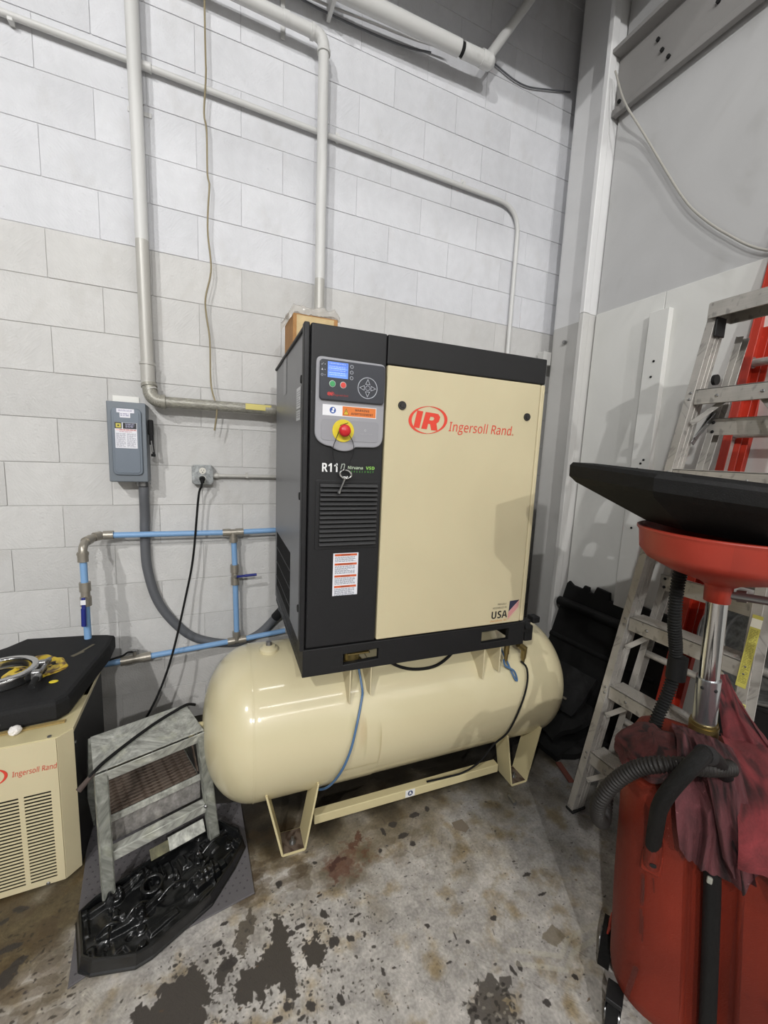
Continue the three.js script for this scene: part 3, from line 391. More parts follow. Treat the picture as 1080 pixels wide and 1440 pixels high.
// ---------------------------------------------------------------- receiver tank, local axes: x along the tank, y up, z towards the room
{
  const t = thing('air_tank', 'long horizontal cream air receiver tank on four splayed plate feet', 'tank', [0.916, 0, 0.737], TURN);
  const R = 0.30, Y = 0.413, L = 1.071, prof = [];
  const end = (s) => { const o = []; for (let i = 0; i <= 22; i++) { const a = i / 22 * Math.PI / 2; o.push([Math.pow(Math.cos(a), 0.86) * R, s * Math.pow(Math.sin(a), 0.93)]); } return o; };
  const XL = -0.115, DL = 0.205, XR = L + 0.118, DR = 0.198;
  for (const [r, k] of end(1).reverse()) prof.push([Math.max(0.0001, r), XL - k * DL]);
  for (const [r, k] of end(1)) prof.push([Math.max(0.0001, r), XR + k * DR]);
  prof[0][0] = 0; prof[prof.length - 1][0] = 0;
  const along = (g) => g.rotateZ(-Math.PI / 2).translate(0, Y, 0);
  part('tank_shell', along(lathe(prof, 72)), m.creamGloss, t);
  for (const x of [-0.139, 1.182]) part('weld_seam', along(new THREE.CylinderGeometry(R * 1.0005, R * 1.0005, 0.006, 72, 1, true).translate(0, x, 0)), m.creamGloss, t);
  const tk = (s, deg, o = 0) => [s, Y + (R + o) * Math.sin(rad(deg)), (R + o) * Math.cos(rad(deg))];
  const port = part('top_port', [lathe([[0.036, -0.012], [0.038, 0.010], [0.034, 0.014], [0.026, 0.016], [0.024, 0.024], [0.0, 0.024]], 32).translate(-0.065, Y + R - 0.002, 0.018)], m.creamGloss, t); part('port_plug', cyl([-0.065, Y + R + 0.014, 0.018], [-0.065, Y + R + 0.036, 0.018], 0.014, 0.012, 6), m.steel, port);
  part('end_plug', [cyl([XL - DL + 0.02, Y + 0.03, 0.05], [XL - DL - 0.03, Y + 0.03, 0.05], 0.022), cyl([XL - DL - 0.03, Y + 0.03, 0.05], [XL - DL - 0.045, Y + 0.03, 0.05], 0.028, 0.028, 6)], m.creamDirty, t);
  part('end_plug', cyl([XR + DR - 0.02, Y, 0], [XR + DR + 0.02, Y, 0], 0.02), m.creamDirty, t);
  // feet: plates bent to a splayed trough
  const foot = (x, out, z0, z1) => { const wb = 0.047, wl = 0.105 + (out < 0 ? 0 : -0.01), wr = 0.105 - (out < 0 ? 0.012 : 0), th = 0.0075; const o = [[x - wl, 0.27], [x - wb, 0.006], [x - wb + 0.006, 0], [x + wb - 0.006, 0], [x + wb, 0.006], [x + wr, 0.27], [x + wr - th, 0.27], [x + wb - th, 0.009], [x + wb - 0.010, th], [x - wb + 0.010, th], [x - wb + th, 0.009], [x - wl + th, 0.27]]; return extr(o, z1 - z0, 0.001).translate(0, 0, z0); };
  for (const [x, out] of [[0.006, -1], [1.066, 1]]) for (const s of [1, -1]) { const f = part('leg', foot(x, out, s > 0 ? 0.176 : -0.276, s > 0 ? 0.276 : -0.176), m.creamDirty, t); const f2 = part('foot_plate', rbox(0.078, 0.002, 0.092, 0.0008, x, 0.0088, s * 0.226), m.rust, f, 'rusty foot plate'); part('foot_bolt', [cyl([x, 0.008, s * 0.236], [x, 0.014, s * 0.236], 0.014, 0.014, 6), cyl([x, 0.014, s * 0.236], [x, 0.032, s * 0.236], 0.006)], m.steel, f); }
  for (const s of [1, -1]) part('crossbar', [bx(0.094, 0.978, 0.047, 0.086, s * 0.205 - 0.019, s * 0.205 + 0.019, 0.003)], m.creamDirty, t);
  const st = part('round_sticker', new THREE.PlaneGeometry(0.045, 0.034).translate(0.515, 0.068, 0.2246), M(0xffffff, 0.5, 0, { map: canvasTex(128, 96, (c) => { c.fillStyle = '#dfe0df'; c.fillRect(0, 0, 128, 96); c.fillStyle = '#26365e'; c.beginPath(); c.arc(66, 48, 34, 0, 7); c.fill(); c.fillStyle = '#dfe0df'; c.beginPath(); c.arc(66, 40, 13, 0, 7); c.fill(); c.fillRect(48, 50, 36, 14); }) }), t);
  { const g2 = new THREE.PlaneGeometry(0.21, 1, 6, 30), gp = g2.attributes.position; for (let i = 0; i < gp.count; i++) { const a = rad(-30 + 62 * (gp.getY(i) + 0.5)); gp.setXYZ(i, 0.305 + gp.getX(i), Y + (R + 0.0007) * Math.sin(a), (R + 0.0007) * Math.cos(a)); } g2.computeVertexNormals(); const tx = canvasTex(210, 330, (c) => { for (const [x, w, y0, y1, al] of [[20, 16, 30, 150, 0.05], [58, 22, 40, 190, 0.07], [70, 8, 60, 250, 0.06], [132, 5, 90, 320, 0.10], [126, 14, 80, 200, 0.04]]) { for (let k = 0; k < 8; k++) { c.globalAlpha = al / 4; c.fillStyle = '#b4902e'; c.beginPath(); c.ellipse(x + k * 0.4, (y0 + y1) / 2, w * (1 - k / 9), (y1 - y0) / 2 * (1 - k / 14), 0.02, 0, 7); c.fill(); } } }); part('rust_streaks', g2, M(0xffffff, 0.4, 0, { map: tx, transparent: true }), t, 'faint yellow rust streaks'); }
  // upturned channel brackets that carry the cabinet
  for (const x of [0.205, 0.805]) for (const s of [1, -1]) { const z0 = s > 0 ? 0.10 : -0.276, z1 = s > 0 ? 0.276 : -0.10; part('mount_bracket', [bx(x, x + 0.006, 0.578, 0.724, z0, z1, 0.002), bx(x + 0.083, x + 0.089, 0.600, 0.724, z0, z1, 0.002), bx(x, x + 0.088, 0.718, 0.7255, z0, z1, 0.002)], m.cream, t); }
  part('wear_pad', new THREE.CylinderGeometry(R + 0.002, R + 0.002, 0.16, 30, 1, true, rad(20), rad(50)).rotateZ(-Math.PI / 2).translate(0.25, Y, 0), m.creamGloss, t);
  // thin tubes over the tank
  const wpos = (q) => t.localToWorld(V(...q)).toArray(); t.updateMatrixWorld(true);
  const lines = (name, label, cat, pts, r, mm) => { const o = thing(name, label, cat, [0, 0, 0]); const w = pts.map(wpos); o.position.set(...w[0]); part('tube', tube(w.map((q) => [q[0] - w[0][0], q[1] - w[0][1], q[2] - w[0][2]]), r, 10, 60), mm, o); return o; };
  lines('air_hose', 'thin blue air tube hanging from the bracket down the front of the cream tank', 'tube', [[0.262, 0.70, 0.19], [0.266, 0.62, 0.245], tk(0.264, 34, 0.008), tk(0.231, 16, 0.012), tk(0.202, -1.2, 0.016), tk(0.168, -20, 0.014), tk(0.13, -44, 0.010), [0.06, 0.16, 0.15], [-0.01, 0.12, 0.08]], 0.0048, m.blueTube);
  lines('drain_hose', 'black drain hose from the brass elbow down past the tank foot', 'hose', [[1.038, 0.612, 0.242], tk(1.052, 33, 0.020), tk(1.035, 21, 0.018), tk(0.992, 5, 0.018), tk(0.953, -18, 0.014), [0.91, 0.235, 0.262], [0.85, 0.155, 0.250], [0.78, 0.103, 0.230], [0.70, 0.092, 0.220], [0.60, 0.091, 0.214]], 0.0044, m.rubber);
  lines('air_hose', 'thin blue air tube looping under the cabinet beside the brass fitting', 'tube', [[0.925, 0.71, 0.20], [0.945, 0.655, 0.23], tk(0.966, 38, 0.012), tk(0.980, 28, 0.010), tk(0.988, 25, 0.010), tk(0.990, 26.5, 0.014), tk(0.972, 33, 0.030), [0.935, 0.615, 0.262], [0.922, 0.645, 0.262]], 0.0045, m.blueTube);
  lines('power_cord', 'black cable sagging below the cabinet front over the tank', 'cable', [[0.36, 0.73, 0.20], tk(0.421, 53, 0.016), tk(0.50, 47.3, 0.010), tk(0.603, 46.8, 0.010), tk(0.690, 53, 0.016), [0.74, 0.73, 0.19]], 0.0062, m.rubber);
}
{ // key on a tie looped round the stop button
  const k = thing('panel_key', 'chrome panel key hanging from the emergency stop on a black tie', 'key', [0.926, 0.726, 1.031], TURN);
  part('key_bow', new THREE.TorusGeometry(0.0175, 0.0036, 10, 28).scale(1.15, 0.8, 1).rotateZ(-0.2).translate(0.131, 0.728, 0.020), m.chrome, k);
  part('key_shank', [cyl([0.131, 0.716, 0.018], [0.112, 0.668, 0.016], 0.0036), rbox(0.024, 0.009, 0.007, 0.002, 0.130, 0.717, 0.018), cyl([0.113, 0.672, 0.016], [0.110, 0.662, 0.016], 0.006)], m.chrome, k);
  part('tie_loop', [tube([[0.106, 0.878, 0.026], [0.094, 0.845, 0.024], [0.084, 0.805, 0.020], [0.094, 0.765, 0.019], [0.116, 0.742, 0.021], [0.126, 0.741, 0.024], [0.144, 0.765, 0.019], [0.157, 0.805, 0.020], [0.150, 0.840, 0.024], [0.134, 0.862, 0.028]], 0.0012, 6, 60), cyl([0.106, 0.888, 0.026], [0.132, 0.898, 0.028], 0.0012)], m.dark, k);
}
{ // carton on top of the cabinet
  const b = thing('cardboard_box', 'small brown carton wrapped in clear film behind the cabinet top edge', 'box', [0.990, 1.932, 0.40], rad(-1));
  part('carton', bx(0.0, 0.205, 0, 0.198, -0.16, 0.06, 0.003), m.card, b);
  part('carton_face', bx(0.016, 0.186, 0.004, 0.192, 0.058, 0.0625, 0.001), m.cardPale, b, 'pale front face');
  part('print', [bx(0.062, 0.088, 0.12, 0.142, 0.0620, 0.0634, 0.0003), bx(0.094, 0.112, 0.116, 0.14, 0.0620, 0.0634, 0.0003)], m.dark, b);
  const r = rng(8), g = new THREE.PlaneGeometry(0.245, 0.30, 40, 34).rotateX(-Math.PI / 2), p = g.attributes.position;
  for (let i = 0; i < p.count; i++) { const x = p.getX(i), z = p.getZ(i), ex = Math.max(0, Math.abs(x) - 0.098), ez = Math.max(0, Math.abs(z) - 0.113), n = fbm(x * 30, z * 30, 2, 4); p.setXYZ(i, Math.sign(x) * Math.min(Math.abs(x), 0.110 + 0.012 * n + (x < 0 ? ex * 0.9 : 0)), 0.230 + 0.030 * fbm(x * 14, z * 14, 6, 3) - Math.min(0.05, ex * 1.3) - Math.min(0.045, ez * 0.9) + 0.02 * n, Math.sign(z) * Math.min(Math.abs(z), 0.117 + 0.006 * n)); }
  g.computeVertexNormals(); part('plastic_film', g.translate(0.1025, 0.002, -0.05), m.film, b, 'crumpled clear film');
}

// ---------------------------------------------------------------- conduits, cables and boxes on the back wall
function coupling(a, b, r) { const A = V(...a), B = V(...b), d = B.clone().sub(A).normalize(), l = 0.006; const p = (v, s) => v.clone().addScaledVector(d, s).toArray(); return [cyl(a, b, r), cyl(p(A, -l * 0.2), p(A, l), r * 1.10), cyl(p(B, -l), p(B, l * 0.2), r * 1.10)]; }
{ // large conduit at the disconnect switch: down, offset elbow, along to the cabinet
  const c = thing('wall_conduit', 'large pale conduit dropping beside the grey switch box and turning towards the compressor', 'conduit', [0.375, 0, 0.06]);
  const x = (y) => 0.379 - 0.375 + (y - 1.911) * -0.0085;
  part('pipe', cyl([x(5.9), 5.9, 0], [x(PAINT + 0.01), PAINT + 0.01, 0], 0.0275, 0.0275, 28), m.pipeWhite, c, 'white upper length');
  part('pipe', cyl([x(PAINT + 0.01), PAINT + 0.01, 0], [x(1.88), 1.88, 0], 0.0275, 0.0275, 28), m.pipeGrey, c, 'grey lower length');
  part('elbow', [run([[0.004, 1.905, 0], [0.005, 1.80, 0.0], [0.018, 1.775, 0.012]], 0.0305, 0.03, 24), cyl([0.004, 1.912, 0], [0.004, 1.900, 0], 0.0335, 0.0335, 24)], m.pipeGrey, c, 'upper elbow');
  part('elbow', [run([[0.010, 1.806, 0.004], [0.014, 1.735, 0.016], [0.075, 1.733, 0.018]], 0.0305, 0.05, 24), cyl([0.060, 1.733, 0.018], [0.078, 1.733, 0.018], 0.0345, 0.0345, 24), cyl([0.008, 1.812, 0.002], [0.010, 1.798, 0.006], 0.0345, 0.0345, 24)], m.pipeBare, c, 'bare lower elbow');
  part('pipe', cyl([0.06, 1.733, 0.018], [0.70, 1.737, 0.018], 0.0265, 0.0265, 28), m.pipeBare, c, 'bare horizontal length');
  part('tag', rbox(0.13, 0.030, 0.002, 0.001, 0.51, 1.742, 0.0455), M(0xc9bd74, 0.4, 0.5), c, 'brass coloured tag');
  part('end_coupling', [cyl([0.545, 1.736, 0.018], [0.60, 1.736, 0.018], 0.0305, 0.0305, 24)], m.pipeBare, c);
  part('strap', [bx(-0.045, 0.05, 3.0, 3.02, -0.06, -0.056), new THREE.TorusGeometry(0.0285, 0.002, 6, 20, Math.PI).rotateX(-Math.PI / 2).translate(-0.004, 3.01, 0)], m.pipeWhite, c);
}
{ // thin conduit high along the wall, bent down to the column
  const c = thing('wall_conduit', 'thin white conduit running high across the block wall and bending down behind the cabinet', 'conduit', [0, 0, 0.026]);
  part('pipe', run([[-5.0, 3.235, 0], [0.40, 3.187, 0], [2.538, 3.165, 0], [2.536, 2.0, 0]], 0.0135, 0.17, 16), m.pipeWhite, c);
  part('coupling', coupling([0.380, 3.187, 0], [0.430, 3.187, 0], 0.018), m.pipeWhite, c);
  for (const X of [-0.06, 1.3, 2.1]) part('strap', [rbox(0.02, 0.055, 0.003, 0.001, X, 3.195, -0.022), rbox(0.02, 0.03, 0.030, 0.004, X, 3.183, -0.006)], m.pipeWhite, c);
}
{ // medium conduit: comes from above, elbow, straight down to the carton
  const c = thing('wall_conduit', 'white pipe with an elbow dropping straight down behind the carton', 'conduit', [1.19, 0, 0.085]);
  const A = [-6.0, 3.66, 0.015], B = [-0.02, 3.565, 0];
  part('pipe', cyl(A, B, 0.0265, 0.0265, 26), m.pipeWhite, c, 'horizontal length');
  part('elbow', [run([[-0.055, 3.566, 0], [0.006, 3.565, 0], [0.008, 3.49, 0]], 0.029, 0.05, 22), cyl([-0.058, 3.566, 0], [-0.044, 3.566, 0], 0.0335, 0.0335, 22), cyl([0.008, 3.506, 0], [0.008, 3.490, 0], 0.0335, 0.0335, 22)], m.pipeWhite, c);
  part('pipe', cyl([0.008, 3.50, 0], [0.011, PAINT, 0], 0.0265, 0.0265, 26), m.pipeWhite, c, 'white vertical length');
  part('pipe', cyl([0.011, PAINT, 0], [0.016, 1.2, 0], 0.0265, 0.0265, 26), m.pipeGrey, c, 'grey vertical length');
  part('hanger', [bx(-0.192, -0.170, 3.54, 4.1, -0.08, -0.074), cyl([-0.196, 3.568, 0.002], [-0.166, 3.568, 0.002], 0.0285, 0.0285, 22)], m.pipeWhite, c);
}
{ // heavy pipe near the lamp line with a tee and a raking branch
  const c = thing('overhead_pipe', 'thick off-white pipe high under the shadow line with a raking branch by the column', 'pipe', [2.127, 3.776, 0.13]);
  part('pipe', cyl([-7.0, -0.214, 0], [-0.178, -0.004, 0], 0.038, 0.038, 28), m.pipeWhite, c, 'long horizontal length');
  part('pipe', cyl([-0.155, -0.004, 0], [0.02, 0.004, 0], 0.036, 0.036, 28), m.pipeWhite, c, 'short length before the tee');
  part('joint_ring', cyl([-0.182, -0.004, 0], [-0.150, -0.004, 0], 0.032, 0.032, 20), m.dark, c);
  part('tee', [cyl([-0.035, 0.003, 0], [0.028, 0.004, 0], 0.040, 0.040, 26), new THREE.SphereGeometry(0.037, 20, 14).translate(0.022, 0.004, 0)], m.pipeWhite, c);
  part('branch_pipe', cyl([0.0, 0.0, 0.0], [0.62, 0.93, 0.0], 0.026, 0.026, 24), m.pipeWhite, c, 'raking branch pipe');
  part('clamp', bx(-0.9, -0.88, -0.07, 0.05, -0.125, 0.05), m.pipeWhite, c);
}
{
  const o = thing('loose_cable', 'dusty cable pair strung on the wall just below the thick overhead pipe', 'cable', [1.2, 3.74, 0.03]);
  part('cable', tube([[-1.6, -0.02, 0], [-0.3, 0.01, 0], [0.0, 0.018, 0], [0.231, 0.034, 0.004], [0.494, 0.053, 0.008], [0.72, 0.075, 0.02]], 0.006, 8, 50), m.pipeWhite, o);
  part('cable', tube([[-1.6, -0.04, 0], [-0.3, -0.006, 0], [-0.05, -0.013, 0], [0.194, -0.013, 0.002], [0.458, 0.002, 0.004], [0.62, 0.03, 0.01]], 0.005, 8, 50), m.flex, o);
  const d = thing('sagging_cord', 'dusty sagging cord on the wall between the raking pipe and the column', 'cord', [2.27, 3.885, 0.012]);
  part('cord', tube([[0, 0.02, 0], [0.07, 0.005, 0], [0.16, -0.01, 0], [0.27, -0.008, 0], [0.42, 0.03, 0], [0.62, 0.085, 0]], 0.0045, 8, 40), m.flex, d);
}
{ // hanging wire with bare end
  const w = thing('hanging_wire', 'thin dirty wire hanging loose down the wall right of the large conduit', 'wire', [0.655, 1.611, 0.035]);
  part('wire', tube([[-0.004, 4.2, 0], [-0.001, 1.93, 0], [0.001, 1.646, 0.004], [-0.010, 1.466, 0.005], [0.0, 1.394, 0.0], [0.001, 1.21, 0.0], [0.009, 1.166, 0], [0.001, 1.05, 0.002], [-0.001, 0.942, 0], [0.011, 0.782, 0.006], [-0.016, 0.645, 0.006], [-0.013, 0.562, 0.0], [0.001, 0.445, 0.0], [0.003, 0.236, 0.02], [0.024, 0.13, 0.055], [0.028, 0.09, 0.056], [0.016, 0.0, 0.045]], 0.0042, 8, 200), M(0x8f8468, 0.6), w);
}
{ // right wall cable
  const w = thing('swag_cable', 'thin pale cable swagged across the upper sheet wall from the steel channel', 'cable', [2.838, 2.4, 0.50]);
  part('cable', tube([[-0.085, 1.30, -0.02], [-0.075, 1.10, 0.055], [-0.012, 0.90, 0.150], [0, 0.661, 0.283], [0, 0.48, 0.39], [0, 0.359, 0.476], [0, 0.207, 0.617], [0, 0.062, 0.794], [0, -0.02, 1.05]], 0.0055, 8, 90), M(0xa5a29b, 0.7), w);
}
{ // safety switch
  const b = thing('disconnect_switch', 'grey steel safety switch box with warning labels on the block wall', 'switch box', [0.294, 1.344, 0]);
  part('enclosure', bx(-0.076, 0.078, 0, 0.369, 0.002, 0.108, 0.004), m.boxGrey, b);
  const d = part('door', bx(-0.079, 0.078, 0.002, 0.371, 0.106, 0.119, 0.004), m.boxGrey, b);
  const pan = part('door_pressing', extr(rrect(-0.062, 0.034, 0.060, 0.342, 0.02), 0.010, 0.004).translate(0, 0, 0.118), M(0x6f7882, 0.4, 0.15), d, 'raised pressed panel');
  part('door_rib', extr(rrect(-0.052, 0.044, 0.050, 0.332, 0.015), 0.003, 0.0012).translate(0, 0, 0.1275), M(0x717a85, 0.4, 0.15), d);
  sticker(d, 'rating_label', 0.070, 0.040, [-0.003, 0.319, 0.1312], (c, w, h) => { c.fillStyle = '#e3e2ea'; c.fillRect(0, 0, w, h * 0.45); c.fillRect(w * 0.17, h * 0.4, w * 0.6, h * 0.6); greek(c, 0.006, w - 0.006, 0.005, 0.013, 2, '#8a86a6', 5); greek(c, w * 0.22, w * 0.7, 0.021, 0.036, 2, '#8a86a6', 6); }, 2400);
  sticker(d, 'danger_label', 0.088, 0.117, [-0.003, 0.218, 0.1312], (c, w, h) => {
    c.fillStyle = '#e2e2e8'; c.fillRect(0, 0, w, h); c.fillStyle = '#26241c'; c.fillRect(0, 0, 0.0275, 0.028); c.fillStyle = '#c8bd54'; c.fillRect(0.004, 0.004, 0.020, 0.020); c.fillStyle = '#26241c'; c.fillRect(0.0105, 0.0105, 0.007, 0.007);
    c.fillStyle = '#17171c'; c.fillRect(0.032, 0.001, w - 0.034, 0.027); greek(c, 0.042, w - 0.010, 0.004, 0.024, 4, '#a9a9c4', 7); c.fillStyle = '#e6c4c4'; c.fillRect(0.004, 0.030, w - 0.006, 0.007); greek(c, 0.018, w - 0.004, 0.0315, 0.037, 1, '#9b3a40', 8); greek(c, 0.018, w - 0.02, 0.040, 0.045, 1, '#b56068', 12);
    greek(c, 0.004, w * 0.48, 0.049, 0.113, 13, '#9c9ca8', 9); greek(c, w * 0.53, w - 0.004, 0.049, 0.113, 13, '#9c9ca8', 10); }, 2400, [0, 0, 0], 'white danger label with a black and yellow header');
  const h = part('operating_handle', [rbox(0.022, 0.075, 0.034, 0.006, 0.092, 0.262, 0.075), rbox(0.018, 0.05, 0.02, 0.004, 0.094, 0.205, 0.082)], m.dark, b, 'black operating handle');
  part('handle_lever', [bar([0.093, 0.235, 0.09], [0.103, 0.13, 0.086], 0.012, 0.010), bar([0.092, 0.13, 0.06], [0.106, 0.13, 0.09], 0.010, 0.014)], m.dark, h); part('handle_link', [bar([0.094, 0.20, 0.093], [0.100, 0.145, 0.092], 0.006, 0.006)], m.steel, h);
  part('bottom_fitting', [cyl([0.050, 0.004, 0.055], [0.050, -0.022, 0.055], 0.028), cyl([0.050, -0.008, 0.055], [0.050, -0.016, 0.055], 0.032, 0.032, 8)], m.steel, b);
}
{ const c = thing('white_card', 'white card tucked behind the top of the grey switch box', 'card', [0.278, 1.66, 0.004]); part('card', bx(-0.055, 0.055, 0, 0.092, 0, 0.0016, 0.0005), M(0xe8e7e2, 0.7), c); }
{ // flexible conduit from the switch to the cabinet
  const f = thing('flexible_conduit', 'thick grey flexible conduit looping from the switch box to the compressor', 'conduit', [0.344, 1.32, 0.055]);
  part('hose', tube([[0, 0.0, 0], [0.0, -0.05, -0.003], [-0.002, -0.15, -0.024], [-0.005, -0.24, -0.030], [0.0, -0.43, -0.030], [0.052, -0.63, -0.030], [0.172, -0.80, -0.030], [0.30, -0.872, -0.030], [0.437, -0.895, -0.028], [0.552, -0.852, -0.015], [0.650, -0.745, 0.01], [0.69, -0.67, 0.05]], 0.0225, 18, 160), m.flex, f);
  part('hose_fitting', cyl([0.64, -0.757, 0.006], [0.672, -0.712, 0.028], 0.026), m.dark, f);
}
{ // outlet box
  const b = thing('outlet_box', 'square galvanised outlet box with one plug in it and a short conduit', 'outlet', [0.612, 1.382, 0]);
  part('back_box', bx(-0.049, 0.049, -0.049, 0.049, 0.002, 0.046, 0.006), m.galv, b);
  part('cover_plate', extr([[-0.051, -0.041], [-0.041, -0.051], [0.041, -0.051], [0.051, -0.041], [0.051, 0.041], [0.041, 0.051], [-0.041, 0.051], [-0.051, 0.041]], 0.009, 0.003).translate(0, 0, 0.044), M(0xc3c7cd, 0.4, 0.3, { map: galv }), b, 'bevelled steel cover plate');
  for (const y of [0.0205, -0.0205]) { const r = part('receptacle', cyl([0, y, 0.050], [0, y, 0.0555], 0.0165, 0.0162, 28), M(0xd9d6cc, 0.5), b, 'ivory socket face'); part('slot', [rbox(0.002, 0.007, 0.001, 0.0004, -0.006, y + 0.003, 0.0558), rbox(0.002, 0.007, 0.001, 0.0004, 0.006, y + 0.003, 0.0558), rbox(0.005, 0.005, 0.001, 0.0004, 0, y - 0.0075, 0.0558)], m.dark, r); }
  for (const [x, y] of [[-0.043, 0.043], [0.043, -0.043], [0.043, 0.043], [-0.043, -0.043]]) part('screw', cyl([x, y, 0.046], [x, y, 0.0555], 0.004, 0.004, 12), m.steel, b);
  part('conduit', cyl([0.05, -0.005, 0.025], [0.40, -0.005, 0.025], 0.0095, 0.0095, 18), m.pipeGrey, b); part('connector', [cyl([0.05, -0.005, 0.025], [0.078, -0.005, 0.025], 0.0135, 0.0135, 16), cyl([0.064, -0.005, 0.025], [0.074, -0.005, 0.025], 0.0155, 0.0155, 8)], m.pipeGrey, b);
  part('strap', [rbox(0.014, 0.036, 0.003, 0.001, 0.222, -0.003, 0.003), rbox(0.014, 0.022, 0.034, 0.003, 0.222, -0.005, 0.018)], m.pipeGrey, b);
}
{
  const c = thing('power_cord', 'black power cord hanging from the outlet box down behind the step stool', 'cord', [0.610, 1.352, 0.06]);
  part('plug', [cyl([0, 0.01, -0.002], [0, 0.008, 0.034], 0.015, 0.012, 16), rbox(0.018, 0.022, 0.018, 0.005, 0, 0.0, 0.034)], m.rubber, c);
  part('cord', tube([[0, 0.0, 0.036], [-0.006, -0.03, 0.034], [-0.020, -0.088, 0.022], [-0.049, -0.388, 0.03], [-0.083, -0.575, 0.045], [-0.152, -0.87, 0.12], [-0.22, -1.06, 0.16], [-0.30, -1.20, 0.20], [-0.36, -1.27, 0.26]], 0.0056, 10, 120), m.rubber, c);
}
// ---------------------------------------------------------------- blue compressed-air piping
{
  const g = thing('air_piping', 'blue compressed-air pipe loop with nickel fittings and ball valves on the wall', 'piping', [0.15, 0, 0.07]);
  const R = 0.0145, F = (a, b, r = 0.0205) => { const A = V(...a), B = V(...b), q = (t) => A.clone().lerp(B, t).toArray(); return [cyl(q(0), q(0.38), r), cyl(q(0.38), q(0.62), r * 0.82), cyl(q(0.62), q(1), r)]; };
  const pipe = (a, b, l) => part('pipe', cyl(a, b, R, R, 20), m.blue, g, l);
  pipe([0.03, 1.082, 0], [0.60, 1.076, 0], 'upper blue pipe'); pipe([0.60, 1.076, 0], [0.92, 1.082, 0]);
  pipe([0.610, 1.05, 0], [0.616, 0.88, 0], 'vertical blue pipe by the cabinet'); pipe([0.617, 0.80, 0], [0.623, 0.49, 0]);
  pipe([0.89, 0.478, 0.0], [0.62, 0.458, 0.0], 'lower blue pipe'); pipe([0.62, 0.458, 0.0], [-0.05, 0.452, 0.065]);
  pipe([-0.036, 1.02, 0.13], [-0.034, 0.86, 0.135], 'vertical blue pipe behind the dryer'); pipe([-0.034, 0.80, 0.135], [-0.03, 0.50, 0.15]);
  part('elbow_fitting', [run([[0.062, 1.083, 0.0], [-0.002, 1.083, 0.0], [-0.030, 1.075, 0.075], [-0.036, 1.06, 0.125], [-0.036, 1.02, 0.13]], 0.0175, 0.028, 18), cyl([0.062, 1.083, 0], [0.020, 1.083, 0], 0.0215), cyl([0.010, 1.083, 0.004], [-0.012, 1.081, 0.028], 0.0215), cyl([-0.022, 1.077, 0.055], [-0.033, 1.072, 0.088], 0.0215), cyl([-0.036, 1.035, 0.130], [-0.036, 0.99, 0.131], 0.0215), cyl([-0.036, 1.031, 0.130], [-0.036, 1.02, 0.130], 0.0235)], m.nickel, g, 'double elbow standing out from the wall');
  part('tee_fitting', [...F([0.555, 1.076, 0], [0.660, 1.077, 0]), cyl([0.608, 1.076, 0], [0.609, 1.030, 0], 0.018), cyl([0.609, 1.045, 0], [0.6095, 1.022, 0], 0.021)], m.nickel, g);
  part('tee_fitting', [...F([0.575, 0.456, 0], [0.672, 0.461, 0]), cyl([0.622, 0.458, 0], [0.622, 0.505, 0], 0.018), cyl([0.622, 0.485, 0], [0.622, 0.512, 0], 0.021)], m.nickel, g);
  const v1 = part('ball_valve', [...F([0.6135, 0.896, 0], [0.6165, 0.785, 0], 0.0225), cyl([0.615, 0.84, 0], [0.615, 0.84, 0.034], 0.010)], m.nickel, g, 'ball valve with lever turned across');
  part('valve_lever', [bar([0.618, 0.838, 0.036], [0.715, 0.842, 0.036], 0.004, 0.013, [0, 0, 1], 0.002), cyl([0.665, 0.840, 0.036], [0.725, 0.842, 0.036], 0.0075)], m.blueDark, v1, 'dark blue lever'); part('valve_nut', cyl([0.615, 0.84, 0.032], [0.615, 0.84, 0.044], 0.008, 0.008, 6), m.steel, v1);
  const v2 = part('ball_valve', [...F([-0.034, 0.895, 0.134], [-0.033, 0.785, 0.136], 0.0225), cyl([-0.034, 0.825, 0.135], [-0.034, 0.825, 0.172], 0.010)], m.nickel, g, 'ball valve with lever hanging down');
  part('valve_lever', [bar([-0.034, 0.835, 0.172], [-0.036, 0.70, 0.176], 0.004, 0.015, [0, 0, 1], 0.002), cyl([-0.035, 0.785, 0.174], [-0.036, 0.705, 0.178], 0.010)], m.blueDark, v2, 'dark blue lever'); part('valve_tag', rbox(0.020, 0.022, 0.002, 0.0006, -0.034, 0.815, 0.180), m.whiteStick, v2);
  const v3 = part('ball_valve', [...F([0.075, 0.453, 0.053], [0.205, 0.454, 0.040], 0.0225), cyl([0.135, 0.453, 0.047], [0.135, 0.492, 0.047], 0.009)], m.nickel, g, 'ball valve with dark lever lying back'); part('valve_lever', [run([[0.14, 0.492, 0.047], [0.105, 0.495, 0.05], [0.09, 0.482, 0.052], [0.02, 0.470, 0.06]], 0.005, 0.01, 10)], m.dark, v3); part('valve_nut', cyl([0.135, 0.486, 0.047], [0.135, 0.499, 0.047], 0.009, 0.009, 6), m.steel, v3);
}

